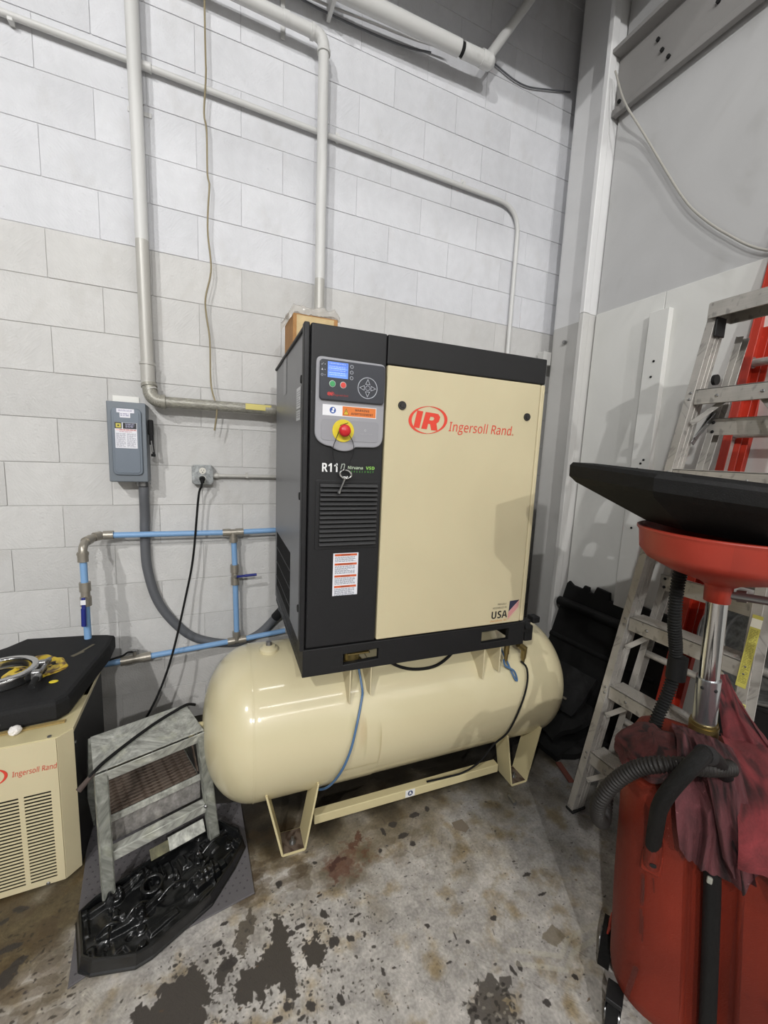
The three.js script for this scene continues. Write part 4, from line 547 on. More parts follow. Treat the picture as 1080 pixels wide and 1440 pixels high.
// ---------------------------------------------------------------- refrigerated dryer with its clutter
{
  const d = thing('air_dryer', 'low cream air dryer cabinet with two columns of vent slots', 'air dryer', [-0.10, 0, 0.825]);
  const X1 = 0.255, H = 0.551, slots = [];
  for (const [a, b] of [[-0.31, -0.175], [-0.13, 0.146], [0.160, 0.232]]) for (let i = 0; i < 27; i++) { const y = 0.033 + i * 0.0124; slots.push([[a, y], [a, y + 0.0068], [b, y + 0.0068], [b, y]]); }
  part('front_panel', extr(shapeOf([[-0.36, 0.012], [X1, 0.012], [X1, H - 0.004], [-0.36, H - 0.004]]), 0.003, 0.0004, slots).translate(0, 0, -0.003), m.cream, d, 'cream front panel cut with vent slots');
  part('inner_core', bx(-0.36, X1 - 0.012, 0.03, H - 0.02, -0.45, -0.02), m.dark, d);
  part('chamfer_panel', extr(shapeOf([[0, 0.012], [0.052, 0.012], [0.052, H - 0.002], [0, H - 0.002]]), 0.003, 0.0008).rotateY(rad(44)).translate(X1, 0, -0.003), m.cream, d, 'angled cream corner panel');
  part('side_panel', bx(X1 + 0.034, X1 + 0.038, 0.012, H - 0.018, -0.46, -0.040, 0.001), m.black, d, 'black side panel');
  part('side_trim', bx(X1 + 0.020, X1 + 0.0385, H - 0.018, H, -0.46, -0.038, 0.002), m.cream, d);
  part('top_cover', extr([[-0.36, -0.002], [X1, -0.002], [X1 + 0.037, -0.039], [X1 + 0.037, -0.46], [-0.36, -0.46]].map(([x, z]) => [x, -z]), 0.006, 0.002).rotateX(-Math.PI / 2).translate(0, H - 0.006, 0), m.creamDirty, d, 'dirty cream top cover');
  for (const x of [-0.33, X1 - 0.02]) for (const z of [-0.05, -0.42]) part('foot', cyl([x, 0, z], [x, 0.03, z], 0.02), m.dark, d);
  for (const [x, y] of [[0.206, 0.0165]]) part('screw', new THREE.SphereGeometry(0.006, 14, 8).scale(1, 1, 0.5).translate(x, y, 0.001), m.steel, d);
  part('screw', cyl([0.235, H, -0.012], [0.235, H + 0.003, -0.012], 0.006), m.steel, d);
  part('screw', cyl([X1 + 0.038, 0.49, -0.05], [X1 + 0.041, 0.49, -0.05], 0.005), m.steel, d);
  sticker(d, 'maker_logo', 0.30, 0.08, [0.147, 0.452, 0.0009], (c) => { logoIR(c, 0.075, 0.040, 0.054, 0.032, '#cf4030'); text(c, 'Ingersoll Rand', 0.138, 0.050, 0.026, '#cf4030', 'sans-serif', '', 'left', 0.12, 0.118); }, 2200, [0, 0, 0], 'red maker logo');
}
{ // foam pad
  const p = thing('foam_pad', 'thick black foam slab lying on top of the cream dryer', 'pad', [0, 0.553, 0]);
  const o = [[0.222, 0.205], [0.222, 0.31], [0.165, 0.70], [0.135, 0.735], [-0.02, 0.745], [-0.42, 0.79], [-0.44, 0.42], [-0.18, 0.20], [-0.13, 0.125], [0.12, 0.165], [0.19, 0.185]];
  part('slab', extr(o.map(([x, z]) => [x, -z]).reverse(), 0.078, 0.016).rotateX(-Math.PI / 2), m.foam, p);
  part('chalk_smear', [rbox(0.012, 0.0008, 0.09, 0.0003, 0, 0.0788, 0, 1).rotateY(-0.5).translate(0.135, 0, 0.33), rbox(0.018, 0.0008, 0.05, 0.0003, 0, 0.0786, 0).rotateY(-0.7).translate(0.115, 0, 0.37)], M(0x5f594a, 0.8), p, 'pale smear');
  // crater of hardened yellow foam
  const g = new THREE.RingGeometry(0.001, 0.105, 64, 18).rotateX(-Math.PI / 2), q = g.attributes.position;
  for (let i = 0; i < q.count; i++) { const x = q.getX(i), z = q.getZ(i), r = Math.hypot(x, z), a = Math.atan2(z, x), e = 0.105 * (0.9 + 0.10 * Math.sin(a * 3 + 1) + 0.05 * Math.sin(a * 7)); q.setXYZ(i, x * e / 0.105, 0.0785 + 0.006 * sm(0.07, 0.09, r) * sm(0.107, 0.097, r) + 0.006 * fbm(x * 40, z * 40, 2, 3), z * e / 0.105 * 1.15); }
  g.computeVertexNormals();
  const yt = tex(256, 256, (u, v) => { const k = sm(0.0, 0.22, tn(u, v, 7, 3, 4)); return [0.80 - 0.42 * k, 0.69 - 0.42 * k, 0.16 - 0.02 * k]; }, true, 1);
  part('yellow_patch', g.translate(0.0, 0, 0.46), M(0xffffff, 0.45, 0, { map: yt, side: THREE.DoubleSide }), p, 'ring of hardened yellow sealant');
  part('yellow_drip', new THREE.SphereGeometry(1, 18, 10).scale(0.015, 0.004, 0.010).translate(0.092, 0.080, 0.592), m.yellow, p);
}
{ // clamp ring
  const c = thing('pipe_clamp', 'shiny steel pipe clamp ring with bolt lying on the yellow patch of the foam slab', 'clamp', [-0.075, 0.640, 0.535]);
  const prof = [[0.088, 0.0], [0.104, 0.002], [0.108, 0.010], [0.104, 0.022], [0.108, 0.034], [0.104, 0.044], [0.088, 0.046], [0.084, 0.036], [0.093, 0.023], [0.084, 0.010], [0.088, 0.0]];
  part('ring', lathe(prof, 60), m.chrome, c);
  part('bolt_lug', rbox(0.03, 0.040, 0.026, 0.006, 0.112, 0.024, -0.030), m.steel, c); part('bolt_lug', rbox(0.03, 0.040, 0.026, 0.006, 0.116, 0.024, 0.050), m.steel, c);
  part('bolt', [cyl([0.120, 0.026, -0.075], [0.124, 0.026, 0.105], 0.0075), cyl([0.120, 0.026, -0.062], [0.120, 0.026, -0.046], 0.0125, 0.0125, 6), cyl([0.123, 0.026, 0.062], [0.1235, 0.026, 0.084], 0.0145, 0.0145, 6)], m.steel, c);
  part('bolt_tip', cyl([0.1235, 0.026, 0.084], [0.125, 0.022, 0.130], 0.011, 0.010), m.dark, c);
}
{ const l = thing('paper_wad', 'small crumpled white paper wad on the front edge of the dryer top', 'paper', [0.030, 0.553, 0.762]); const g = new THREE.IcosahedronGeometry(0.017, 4), p = g.attributes.position; for (let i = 0; i < p.count; i++) { const k = 1 + 0.45 * fbm(p.getX(i) * 90, p.getY(i) * 90, p.getZ(i) * 90, 3); p.setXYZ(i, p.getX(i) * k, p.getY(i) * k * 0.85 + 0.013, p.getZ(i) * k); } g.computeVertexNormals(); part('wad', g, M(0xe4e0dc, 0.8), l); }
{ const s = thing('wood_strip', 'thin flat wooden strip on the dryer top in front of the foam slab', 'strip', [0.160, 0.5515, 0.735]); part('strip', bar([0, 0.003, 0.005], [-0.40, 0.004, 0.030], 0.005, 0.016, [0, 1, 0], 0.001), M(0x9a8350, 0.8), s); }
{ // step stool
  const s = thing('step_stool', 'old galvanised two-step stool with a ribbed lower tread beside the tank', 'stool', [0.306, 0.012, 0.982], rad(18.4));
  part('top_step', [extr([[-0.012, 0.055], [0.330, 0.055], [0.326, 0.262], [0.004, 0.262]].map(([x, z]) => [x, z]), 0.006, 0.002).rotateX(-Math.PI / 2).translate(0, 0.452, 0), bar([-0.010, 0.433, -0.050], [0.330, 0.433, -0.050], 0.042, 0.004, [0, 1, 0.25]), bx(0.004, 0.326, 0.405, 0.456, -0.264, -0.260), bar([-0.008, 0.430, -0.055], [0.006, 0.430, -0.260], 0.050, 0.003, [0, 1, 0]), bar([0.328, 0.430, -0.055], [0.324, 0.430, -0.260], 0.050, 0.003, [0, 1, 0])], m.galv, s, 'plain galvanised top step with folded skirt');
  const chan = (a, b) => [bar(a, b, 0.006, 0.032, [0, 0, 1]), bar([a[0] - 0.017, a[1], a[2] - 0.016], [b[0] - 0.017, b[1], b[2] - 0.016], 0.032, 0.003, [0, 0, 1]), bar([a[0] + 0.017, a[1], a[2] - 0.016], [b[0] + 0.017, b[1], b[2] - 0.016], 0.032, 0.003, [0, 0, 1])];
  part('leg', chan([0.006, -0.008, 0.0], [0.008, 0.452, -0.050]), m.galvDark, s); part('leg', chan([0.350, -0.008, 0.0], [0.322, 0.452, -0.050]), m.galvDark, s);
  part('leg', bar([0.0, -0.01, -0.40], [0.010, 0.45, -0.250], 0.026, 0.028), m.galvDark, s); part('leg', bar([0.345, -0.01, -0.40], [0.320, 0.45, -0.250], 0.026, 0.028), m.galvDark, s);
  const tr = part('lower_tread', [bx(0.024, 0.322, 0.240, 0.246, -0.300, -0.082), bx(0.020, 0.326, 0.232, 0.258, -0.086, -0.078)], m.galv, s, 'lower tread with a bright front lip');
  for (let i = 0; i < 12; i++) part('tread_rib', bx(0.034, 0.314, 0.240, 0.258, -0.292 + i * 0.0172, -0.2815 + i * 0.0172, 0.002), m.rust, tr);
  part('tread_hanger', bar([0.322, 0.25, -0.11], [0.316, 0.40, -0.20], 0.022, 0.004, [0, 0, 1]), m.rust, tr);
  part('riser_panel', bx(0.024, 0.324, 0.150, 0.236, -0.092, -0.088), M(0xa09c9c, 0.55, 0, { map: galv }), s, 'plain grey riser below the lower tread');
  const br = part('front_brace', [bar([0.012, 0.150, -0.026], [0.338, 0.150, -0.026], 0.034, 0.004, [0, 1, 0]), bar([0.012, 0.166, -0.042], [0.338, 0.166, -0.042], 0.004, 0.032, [0, 1, 0])], m.galv, s); part('rivet', new THREE.SphereGeometry(0.008, 12, 8).translate(0.322, 0.162, -0.022), m.steel, br);
  part('rear_brace', bar([0.02, 0.150, -0.335], [0.33, 0.150, -0.335], 0.05, 0.005, [0, 1, 0]), m.galv, s);
}
{ const q = thing('metal_plate', 'spotted galvanised plate propped in the undertray below the step stool', 'plate', [0.306, 0.030, 0.982], rad(18.4)); part('plate', [rbox(0.125, 0.044, 0.004, 0.001).rotateX(-0.7).translate(0.258, 0.050, -0.040)], m.galv, q); part('plate_end', rbox(0.062, 0.036, 0.003, 0.001).rotateX(-0.7).translate(0.166, 0.046, -0.040), M(0x6d6a50, 0.6, 0.1, { map: galv }), q, 'stained greenish end'); }
{ const c = thing('stool_cord', 'frayed black cord end lying across the top of the galvanised stool', 'cord', [0.306, 0.478, 0.982], rad(18.4)); part('cord', tube([[-0.035, -0.020, -0.040], [-0.012, -0.002, -0.050], [0.03, 0.001, -0.085], [0.12, 0.001, -0.145], [0.20, 0.001, -0.190], [0.27, 0.001, -0.220], [0.325, 0.000, -0.238], [0.36, -0.02, -0.25]], 0.0056, 10, 80), m.rubber, c); part('cord_end', cyl([-0.055, -0.030, -0.030], [-0.012, -0.004, -0.050], 0.009, 0.0065), M(0x4a3f3a, 0.8), c, 'brown frayed end'); }
{ const c = thing('clear_tube', 'thin clear plastic tube arching up behind the step stool', 'tube', [0.30, 0.02, 0.30]); part('tube', tube([[-0.08, 0.0, 0.0], [-0.06, 0.12, 0], [0.0, 0.155, 0], [0.06, 0.11, 0.02], [0.075, 0.0, 0.03]], 0.004, 8, 50), M(0x8b8782, 0.4), c); }
{ // mat
  const p = thing('floor_mat', 'grey dimpled floor mat under the black undertray and stool', 'mat', [0, 0, 0]);
  const o = [[0.245, 1.176], [0.30, 1.156], [0.55, 1.137], [0.756, 1.106], [0.748, 0.883], [0.742, 0.70], [0.16, 0.55], [0.20, 0.78], [0.225, 1.0]];
  part('sheet', extr(o.map(([x, z]) => [x, -z]).reverse(), 0.007, 0.002).rotateX(-Math.PI / 2), m.matGrey, p);
  const inside = (x, z) => { let c = false; for (let i = 0, j = o.length - 1; i < o.length; j = i++) if ((o[i][1] > z) !== (o[j][1] > z) && x < (o[j][0] - o[i][0]) * (z - o[i][1]) / (o[j][1] - o[i][1]) + o[i][0]) c = !c; return c; };
  const dots = []; for (let i = 0; i < 28; i++) for (let j = 0; j < 28; j++) { const x = 0.16 + i * 0.024 + (j % 2) * 0.012, z = 0.55 + j * 0.023; if (inside(x, z) && inside(x + 0.015, z + 0.015) && inside(x - 0.01, z)) dots.push(new THREE.CylinderGeometry(0.0028, 0.0036, 0.002, 7).translate(x, 0.0072, z)); }
  const k = part('dimples', dots, M(0x464346, 0.85), p); k.userData.kind = 'stuff';
}
{ // moulded plastic undertray
  const u = thing('plastic_undertray', 'glossy black moulded vehicle undertray lying on the grey mat', 'undertray', [0, 0.007, 0]);
  const O = [[0.222, 1.00], [0.262, 1.148], [0.295, 1.172], [0.412, 1.200], [0.455, 1.190], [0.622, 1.100], [0.700, 1.00], [0.742, 0.930], [0.732, 0.872], [0.66, 0.80], [0.505, 0.832], [0.36, 0.920], [0.262, 0.965]];
  const c = O.reduce((a, p) => [a[0] + p[0] / O.length, a[1] + p[1] / O.length], [0, 0]), sc = (k) => O.map(([x, z]) => [c[0] + (x - c[0]) * k, c[1] + (z - c[1]) * k]);
  const rings = [[1.0, 0.0], [1.0, 0.006], [0.985, 0.010], [0.965, 0.040], [0.955, 0.046], [0.935, 0.046], [0.925, 0.040], [0.905, 0.012]], pos = [], idx = [], n = O.length;
  for (const [k, y] of rings) for (const [x, z] of sc(k)) pos.push(x, y, z);
  for (let r = 0; r < rings.length - 1; r++) for (let i = 0; i < n; i++) { const j = (i + 1) % n, a = r * n + i, b = r * n + j; idx.push(a, b, a + n, b, b + n, a + n); }
  let g = new THREE.BufferGeometry(); g.setAttribute('position', new THREE.Float32BufferAttribute(pos, 3)); g.setIndex(idx); g = g.toNonIndexed(); g.computeVertexNormals(); uvm(g);
  part('rim', g, m.blackGloss, u, 'raised rim');
  const inner = sc(0.93), inside = (x, z) => { let q = false; for (let i = 0, j = n - 1; i < n; j = i++) if ((inner[i][1] > z) !== (inner[j][1] > z) && x < (inner[j][0] - inner[i][0]) * (z - inner[i][1]) / (inner[j][1] - inner[i][1]) + inner[i][0]) q = !q; return q; };
  const r = rng(31), lumps = Array.from({ length: 120 }, () => ({ x: 0.23 + 0.52 * r(), z: 0.80 + 0.40 * r(), a: (r() < 0.6 ? 0.9 : 2.4) + 0.5 * r(), w: 0.004 + 0.018 * r(), l: 0.010 + 0.045 * r(), h: (r() - 0.25) * 0.030, round: r() < 0.3 }));
  const hgt = (x, z) => { let h = 0.016 + 0.010 * fbm(x * 14, z * 14, 3, 2); for (const b of lumps) { const dx = x - b.x, dz = z - b.z, p = Math.abs(dx * Math.cos(b.a) + dz * Math.sin(b.a)), q = Math.abs(-dx * Math.sin(b.a) + dz * Math.cos(b.a)); const k = b.round ? 1 - sm(b.w * 0.7, b.w * 1.0, Math.hypot(dx, dz)) : (1 - sm(b.w - 0.004, b.w + 0.002, q)) * (1 - sm(b.l - 0.004, b.l + 0.002, p)); h += b.h * k; } return Math.max(0.003, h); };
  const NX = 210, NZ = 165, P = [], I = [], id = {};
  const vid = (i, j) => { const k = i + ',' + j; if (id[k] === undefined) { const x = 0.21 + 0.545 * i / NX, z = 0.79 + 0.42 * j / NZ; id[k] = P.length / 3; P.push(x, hgt(x, z), z); } return id[k]; };
  for (let i = 0; i < NX; i++) for (let j = 0; j < NZ; j++) { const x = 0.21 + 0.545 * (i + 0.5) / NX, z = 0.79 + 0.42 * (j + 0.5) / NZ; if (!inside(x, z)) continue; const a = vid(i, j), b = vid(i + 1, j), e = vid(i + 1, j + 1), f = vid(i, j + 1); I.push(a, f, b, b, f, e); }
  const h = new THREE.BufferGeometry(); h.setAttribute('position', new THREE.Float32BufferAttribute(P, 3)); h.setIndex(I); h.computeVertexNormals(); h.setAttribute('uv', new THREE.Float32BufferAttribute(new Float32Array(P.length / 3 * 2), 2));
  part('moulded_floor', h, m.blackGloss, u, 'ribbed moulded floor');
  for (const [x, z, a, l] of [[0.63, 0.90, 0.5, 0.10], [0.60, 0.98, 0.9, 0.08], [0.50, 1.02, 0.4, 0.09], [0.40, 1.05, 0.5, 0.08], [0.33, 1.08, 0.2, 0.07]]) part('stiffener', [tube([[x - l / 2 * Math.cos(a), 0.026, z + l / 2 * Math.sin(a)], [x, 0.050, z], [x + l / 2 * Math.cos(a), 0.026, z - l / 2 * Math.sin(a)]], 0.005, 8, 20)], m.blackGloss, u);
  part('collar', [new THREE.TorusGeometry(0.030, 0.006, 8, 28).rotateX(Math.PI / 2).translate(0.435, 0.040, 0.985), new THREE.CylinderGeometry(0.031, 0.036, 0.03, 28, 1, true).translate(0.435, 0.025, 0.985)], m.blackGloss, u);
}

// ---------------------------------------------------------------- aluminium step ladder, folded, in front of the right wall
{
  const l = thing('step_ladder', 'aluminium step ladder standing folded beside the red oil drain', 'ladder', [2.077, 0, 1.515]);
  const dx = 0.147, dz = 0.0548, fx = (y) => dx * y, zl = (y) => -0.245 + dz * y;
  for (const s of [1, -1]) {
    const A = [0, 0.01, s * zl(0)], B = [fx(2.10), 2.10, s * zl(2.10)], o = (p, x, z) => [p[0] + x, p[1], p[2] + z * s];
    part('front_rail', [bar(o(A, 0.036, 0), o(B, 0.036, 0), 0.003, 0.072, [0, 0, 1]), bar(o(A, 0.0015, -0.014), o(B, 0.0015, -0.014), 0.030, 0.003, [0, 0, 1]), bar(o(A, 0.0705, -0.014), o(B, 0.0705, -0.014), 0.030, 0.003, [0, 0, 1]), bar(o(A, 0.030, 0.002), o(B, 0.030, 0.002), 0.003, 0.004, [0, 0, 1]), bar(o(A, 0.052, 0.002), o(B, 0.052, 0.002), 0.003, 0.004, [0, 0, 1])], m.alu, l, s > 0 ? 'front side rail by the column' : undefined);
    part('rail_foot', rbox(0.080, 0.012, 0.040, 0.003, 0.036, 0.006, s * (zl(0) - 0.012)), m.black, l);
    const rx = (y) => 0.085 + 0.165 * y, rz = (y) => zl(y) + 0.022, C = [rx(0.05), 0.05, s * rz(0.05)], D = [rx(2.03), 2.03, s * rz(2.03)];
    part('rear_rail', [bar(o(C, 0.022, 0), o(D, 0.022, 0), 0.003, 0.044, [0, 0, 1]), bar(o(C, 0.0015, 0.012), o(D, 0.0015, 0.012), 0.024, 0.003, [0, 0, 1]), bar(o(C, 0.043, 0.012), o(D, 0.043, 0.012), 0.024, 0.003, [0, 0, 1])], m.alu, l);
  }
  for (let k = 1; k <= 6; k++) {
    const y = 0.305 * k - 0.006, x = fx(y), z = -zl(y) - 0.002;
    const st = part('tread', [bx(x + 0.002, x + 0.086, y - 0.004, y, -z, z, 0.001), bx(x + 0.002, x + 0.0055, y - 0.056, y, -z, z, 0.001), bx(x + 0.083, x + 0.086, y - 0.030, y, -z, z, 0.001), bx(x + 0.0055, x + 0.018, y - 0.056, y - 0.053, -z, z, 0.001)], m.alu, l);
    for (let i = 0; i < 9; i++) part('tread_rib', bx(x + 0.010 + i * 0.0085, x + 0.0135 + i * 0.0085, y - 0.001, y + 0.0018, -z + 0.004, z - 0.004, 0.0006), m.alu, st);
    for (const s of [1, -1]) {
      for (const [a, b] of [[-0.012, -0.012], [-0.036, -0.012]]) part('rivet', new THREE.SphereGeometry(0.0055, 10, 6).scale(0.5, 1, 1).translate(fx(y + a) - 0.0015, y + a, s * (zl(y) + b)), m.steel, st);
      part('rivet', new THREE.SphereGeometry(0.006, 10, 6).scale(0.5, 1, 1).translate(x + 0.001, y - 0.030, s * (z - 0.075)), m.steel, st);
      if (k <= 3 || k >= 5) part('tread_brace', bar([x + 0.012 - dx * 0.13, y - 0.13, s * (-z + 0.006)], [x + 0.050, y - 0.010, s * (-z + 0.12)], 0.003, 0.020, [1, 0, 0]), m.alu, st);
    }
  }
  for (const y of [0.44, 0.75]) part('rear_bar', cyl([0.105 + 0.165 * y, y, zl(y) + 0.02], [0.105 + 0.165 * y, y, -zl(y) - 0.02], 0.0135), m.alu, l);
  for (const y of [1.06, 1.38, 1.69]) { const x = 0.085 + 0.165 * y, r = part('rear_crosspiece', [bx(x - 0.004, x - 0.001, y - 0.034, y + 0.030, zl(y) + 0.02, -zl(y) - 0.02, 0.001), bx(x - 0.004, x + 0.012, y + 0.027, y + 0.030, zl(y) + 0.02, -zl(y) - 0.02, 0.001)], m.alu, l); for (const a of [-0.02, 0.015]) part('rivet', new THREE.SphereGeometry(0.006, 10, 6).scale(0.5, 1, 1).translate(x - 0.006, y + a, zl(y) + 0.04), m.dark, r); }
  const tc = part('top_cap', [rbox(0.15, 0.012, 0.30, 0.004, 0.365, 2.138, 0), bx(0.288, 0.294, 2.085, 2.14, -0.15, 0.15, 0.002), bx(0.434, 0.440, 2.09, 2.14, -0.15, 0.15, 0.002), bx(0.29, 0.44, 2.09, 2.14, -0.150, -0.146, 0.002), bx(0.29, 0.44, 2.09, 2.14, 0.146, 0.150, 0.002)], m.alu, l, 'scuffed top cap');
  for (const s of [1, -1]) part('cap_bracket', bx(0.30, 0.36, 2.02, 2.09, s * 0.123 - 0.003, s * 0.123 + 0.003), m.black, tc);
  for (const s of [1, -1]) { const sp = part('spreader', [bar([fx(1.66) + 0.05, 1.62, s * (zl(1.66) + 0.012)], [fx(1.80) + 0.14, 1.79, s * (zl(1.8) + 0.022)], 0.004, 0.022, [0, 0, 1]), bar([fx(1.66) + 0.05, 1.64, s * (zl(1.66) + 0.020)], [fx(1.80) + 0.11, 1.74, s * (zl(1.8) + 0.030)], 0.004, 0.018, [0, 0, 1])], m.steel, l); part('pivot', cyl([fx(1.87) + 0.095, 1.87, s * (zl(1.87) + 0.002)], [fx(1.87) + 0.095, 1.87, s * (zl(1.87) + 0.014)], 0.020), m.black, sp); }
  // labels on the rail nearer the room
  const rl = (y) => [fx(y) - 0.0035, y, -zl(y) + 0.015];
  const lab = (y, h, draw) => { const o = sticker(l, 'rail_label', 0.028, h, rl(y), draw, 2600, [0, -Math.PI / 2, 0]); o.rotation.set(0, 0, 0); o.rotation.order = 'YXZ'; o.rotation.y = -Math.PI / 2; o.rotation.x = 0; o.rotation.z = 0; o.rotateOnWorldAxis(V(0, 0, 1), -Math.atan(dx)); return o; };
  lab(0.95, 0.24, (c, w, h) => { c.fillStyle = '#c4bd5c'; c.fillRect(0, 0, w, h); c.fillStyle = '#eceada'; c.fillRect(0, h * 0.05, w, h * 0.12); greek(c, 0.003, w - 0.003, h * 0.2, h * 0.95, 36, '#8c8640', 40); });
  lab(0.735, 0.10, (c, w, h) => { c.fillStyle = '#e3dd8c'; c.fillRect(0, 0, w, h); c.fillStyle = '#2a2a20'; c.fillRect(0.004, 0.010, w - 0.008, 0.018); c.strokeStyle = '#3a3a20'; c.lineWidth = 0.0015; c.strokeRect(0.003, 0.005, w - 0.006, 0.03); greek(c, 0.003, w - 0.003, 0.042, h * 0.95, 9, '#8c8640', 41); });
}
{ // orange extension ladder leaning on the wall behind
  const l = thing('extension_ladder', 'orange fibreglass extension ladder leaning on the right wall behind the aluminium one', 'ladder', [2.40, 0, 1.54]);
  const k = 0.173;
  for (const s of [1, -1]) {
    const A = [0, 0, s * 0.225], B = [k * 2.85, 2.85, s * 0.225], o = (p, x, z) => [p[0] + x, p[1], p[2] + z * s];
    part('side_rail', [bar(o(A, 0.042, 0), o(B, 0.042, 0), 0.006, 0.082, [0, 0, 1]), bar(o(A, 0.004, -0.013), o(B, 0.004, -0.013), 0.034, 0.006, [0, 0, 1]), bar(o(A, 0.082, -0.013), o(B, 0.082, -0.013), 0.034, 0.006, [0, 0, 1])], m.orange, l);
    part('side_rail', [bar(o([0.085 + k * 0.4, 0.4, s * 0.195], 0.04, 0), o([0.085 + k * 2.5, 2.5, s * 0.195], 0.04, 0), 0.005, 0.070, [0, 0, 1]), bar(o([0.085 + k * 0.4, 0.4, s * 0.195], 0.004, -0.01), o([0.085 + k * 2.5, 2.5, s * 0.195], 0.004, -0.01), 0.024, 0.005, [0, 0, 1])], m.orange, l);
    part('ladder_shoe', [rbox(0.12, 0.03, 0.05, 0.005, 0.04, 0.015, s * 0.225), rbox(0.07, 0.12, 0.012, 0.003, 0.045, 0.07, s * 0.232)], m.steel, l);
    for (let i = 0; i < 8; i++) { const y = 0.46 + 0.305 * i; part('rung_plug', [cyl([k * y + 0.042, y, s * 0.218], [k * y + 0.042, y, s * 0.205], 0.024)], m.steel, l); }
    part('rail_bracket', bar(o(A, 0, 0).map((v, i) => v + [k * 1.45 + 0.052, 1.45, -0.006 * s][i]), o(A, 0, 0).map((v, i) => v + [k * 1.68 + 0.052, 1.68, -0.006 * s][i]), 0.004, 0.05, [0, 0, 1]), m.alu, l);
  }
  for (let i = 0; i < 8; i++) { const y = 0.46 + 0.305 * i; part('rung', cyl([k * y + 0.042, y, -0.222], [k * y + 0.042, y, 0.222], 0.0165), m.alu, l); }
}
{ // interlocking rubber mat stood against the wall
  const b = thing('rubber_mat', 'black rubber mat with notched interlocking edge stood against the wall by the column', 'mat', [2.60, 0, 0.47]);
  const top = []; const N = [[0, 0.735], [0.012, 0.752], [0.05, 0.735], [0.12, 0.733], [0.13, 0.757], [0.165, 0.755], [0.172, 0.73], [0.205, 0.728], [0.215, 0.772], [0.305, 0.765], [0.318, 0.722], [0.352, 0.722], [0.36, 0.758], [0.415, 0.752], [0.425, 0.722], [0.46, 0.722], [0.468, 0.758], [0.56, 0.752], [0.57, 0.722], [0.60, 0.722], [0.61, 0.758], [0.72, 0.752]];
  const g = extr([...N, [0.72, 0], [0, 0]].reverse(), 0.02, 0.004); g.rotateY(-Math.PI / 2); const p = g.attributes.position; for (let i = 0; i < p.count; i++) { const y = p.getY(i), z = p.getZ(i); p.setX(i, p.getX(i) + 0.012 + 0.235 * Math.pow(Math.max(0, y) / 0.76, 0.85)); } g.computeVertexNormals(); part('sheet', g, m.rubber, b);
  part('roll', [cyl([0.17, 0.62, 0.0], [0.185, 0.62, 0.68], 0.03, 0.03, 18), cyl([0.13, 0.40, 0.0], [0.14, 0.42, 0.68], 0.022, 0.022, 18)], m.rubber, b, 'folded ridge');
}
{
  const h = thing('rubber_offcuts', 'heap of dark rubber offcuts on the floor between tank and ladder', 'offcuts', [2.42, 0, 0.70]); const r = rng(14);
  for (const [x, y, z, w, d, t, a, tl] of [[-0.02, 0.06, -0.08, 0.34, 0.50, 0.03, 0.4, 0.30], [0.06, 0.10, 0.05, 0.30, 0.44, 0.03, -0.2, 0.42], [-0.10, 0.025, 0.10, 0.22, 0.42, 0.03, 0.15, 0.10], [0.12, 0.20, -0.05, 0.26, 0.5, 0.03, 0.1, 0.75], [0.0, 0.03, 0.26, 0.30, 0.20, 0.03, -0.35, 0.10]]) { const g = new THREE.BoxGeometry(w, t, d, 16, 1, 20), p = g.attributes.position, s = r() * 9; for (let i = 0; i < p.count; i++) p.setY(i, p.getY(i) + 0.05 * fbm(p.getX(i) * 6 + s, p.getZ(i) * 6, s, 3)); g.computeVertexNormals(); part('rubber_strip', uvm(g.rotateZ(tl).rotateY(a)).translate(x, y + 0.01, z), m.rubber, h); }
}
{ const w = thing('wood_stick', 'short pale stick lying on the black rubber offcuts', 'stick', [2.40, 0.25, 0.80]); part('stick', bar([-0.05, 0.03, -0.06], [0.05, -0.03, 0.07], 0.008, 0.014, [0, 1, 0]), M(0x6e675a, 0.8), w); }
{ const w = thing('floor_board', 'worn reddish strip of wood on the floor near the ladder foot', 'board', [2.225, 0, 1.085]); part('board', bar([0.03, 0.0055, -0.06], [-0.01, 0.006, 0.06], 0.010, 0.028, [0, 1, 0]), M(0x5c3026, 0.85), w); }
for (const [x, y, z, s, l] of [[2.33, 0.235, 0.70, 0.012, 'small pale scrap on the rubber offcuts nearer the tank'], [2.30, 0.15, 0.80, 0.011, 'small pale scrap low on the rubber offcuts nearer the ladder']]) { const w = thing('paper_scrap', l, 'scrap', [x, y, z]); const g = new THREE.IcosahedronGeometry(s, 2), p = g.attributes.position; for (let i = 0; i < p.count; i++) { const k = 1 + 0.5 * fbm(p.getX(i) * 120, p.getY(i) * 120, p.getZ(i) * 120 + x, 3); p.setXYZ(i, p.getX(i) * k * 1.3, p.getY(i) * k * 0.5, p.getZ(i) * k); } g.computeVertexNormals(); part('scrap', g, M(0x9b968e, 0.8), w); }
{ const w = thing('loose_bolt', 'loose steel bolt on the floor in front of the far tank foot', 'bolt', [1.868, 0, 1.118]); part('bolt_shank', cyl([0.005, 0.007, -0.02], [0, 0.007, 0.02], 0.006), m.steel, w); part('bolt_head', cyl([0, 0.009, 0.02], [-0.001, 0.009, 0.029], 0.0095, 0.0095, 6), m.steel, w); }
{ const w = thing('cardboard_scrap', 'brown torn cardboard scrap on the concrete in front of the tank', 'scrap', [1.582, 0, 1.145]); part('scrap', extr([[-0.030, 0.026], [0.020, 0.024], [0.026, -0.020], [0.0, -0.034], [-0.034, -0.006]], 0.002, 0.0005).rotateX(-Math.PI / 2), M(0x71675a, 0.9), w); }
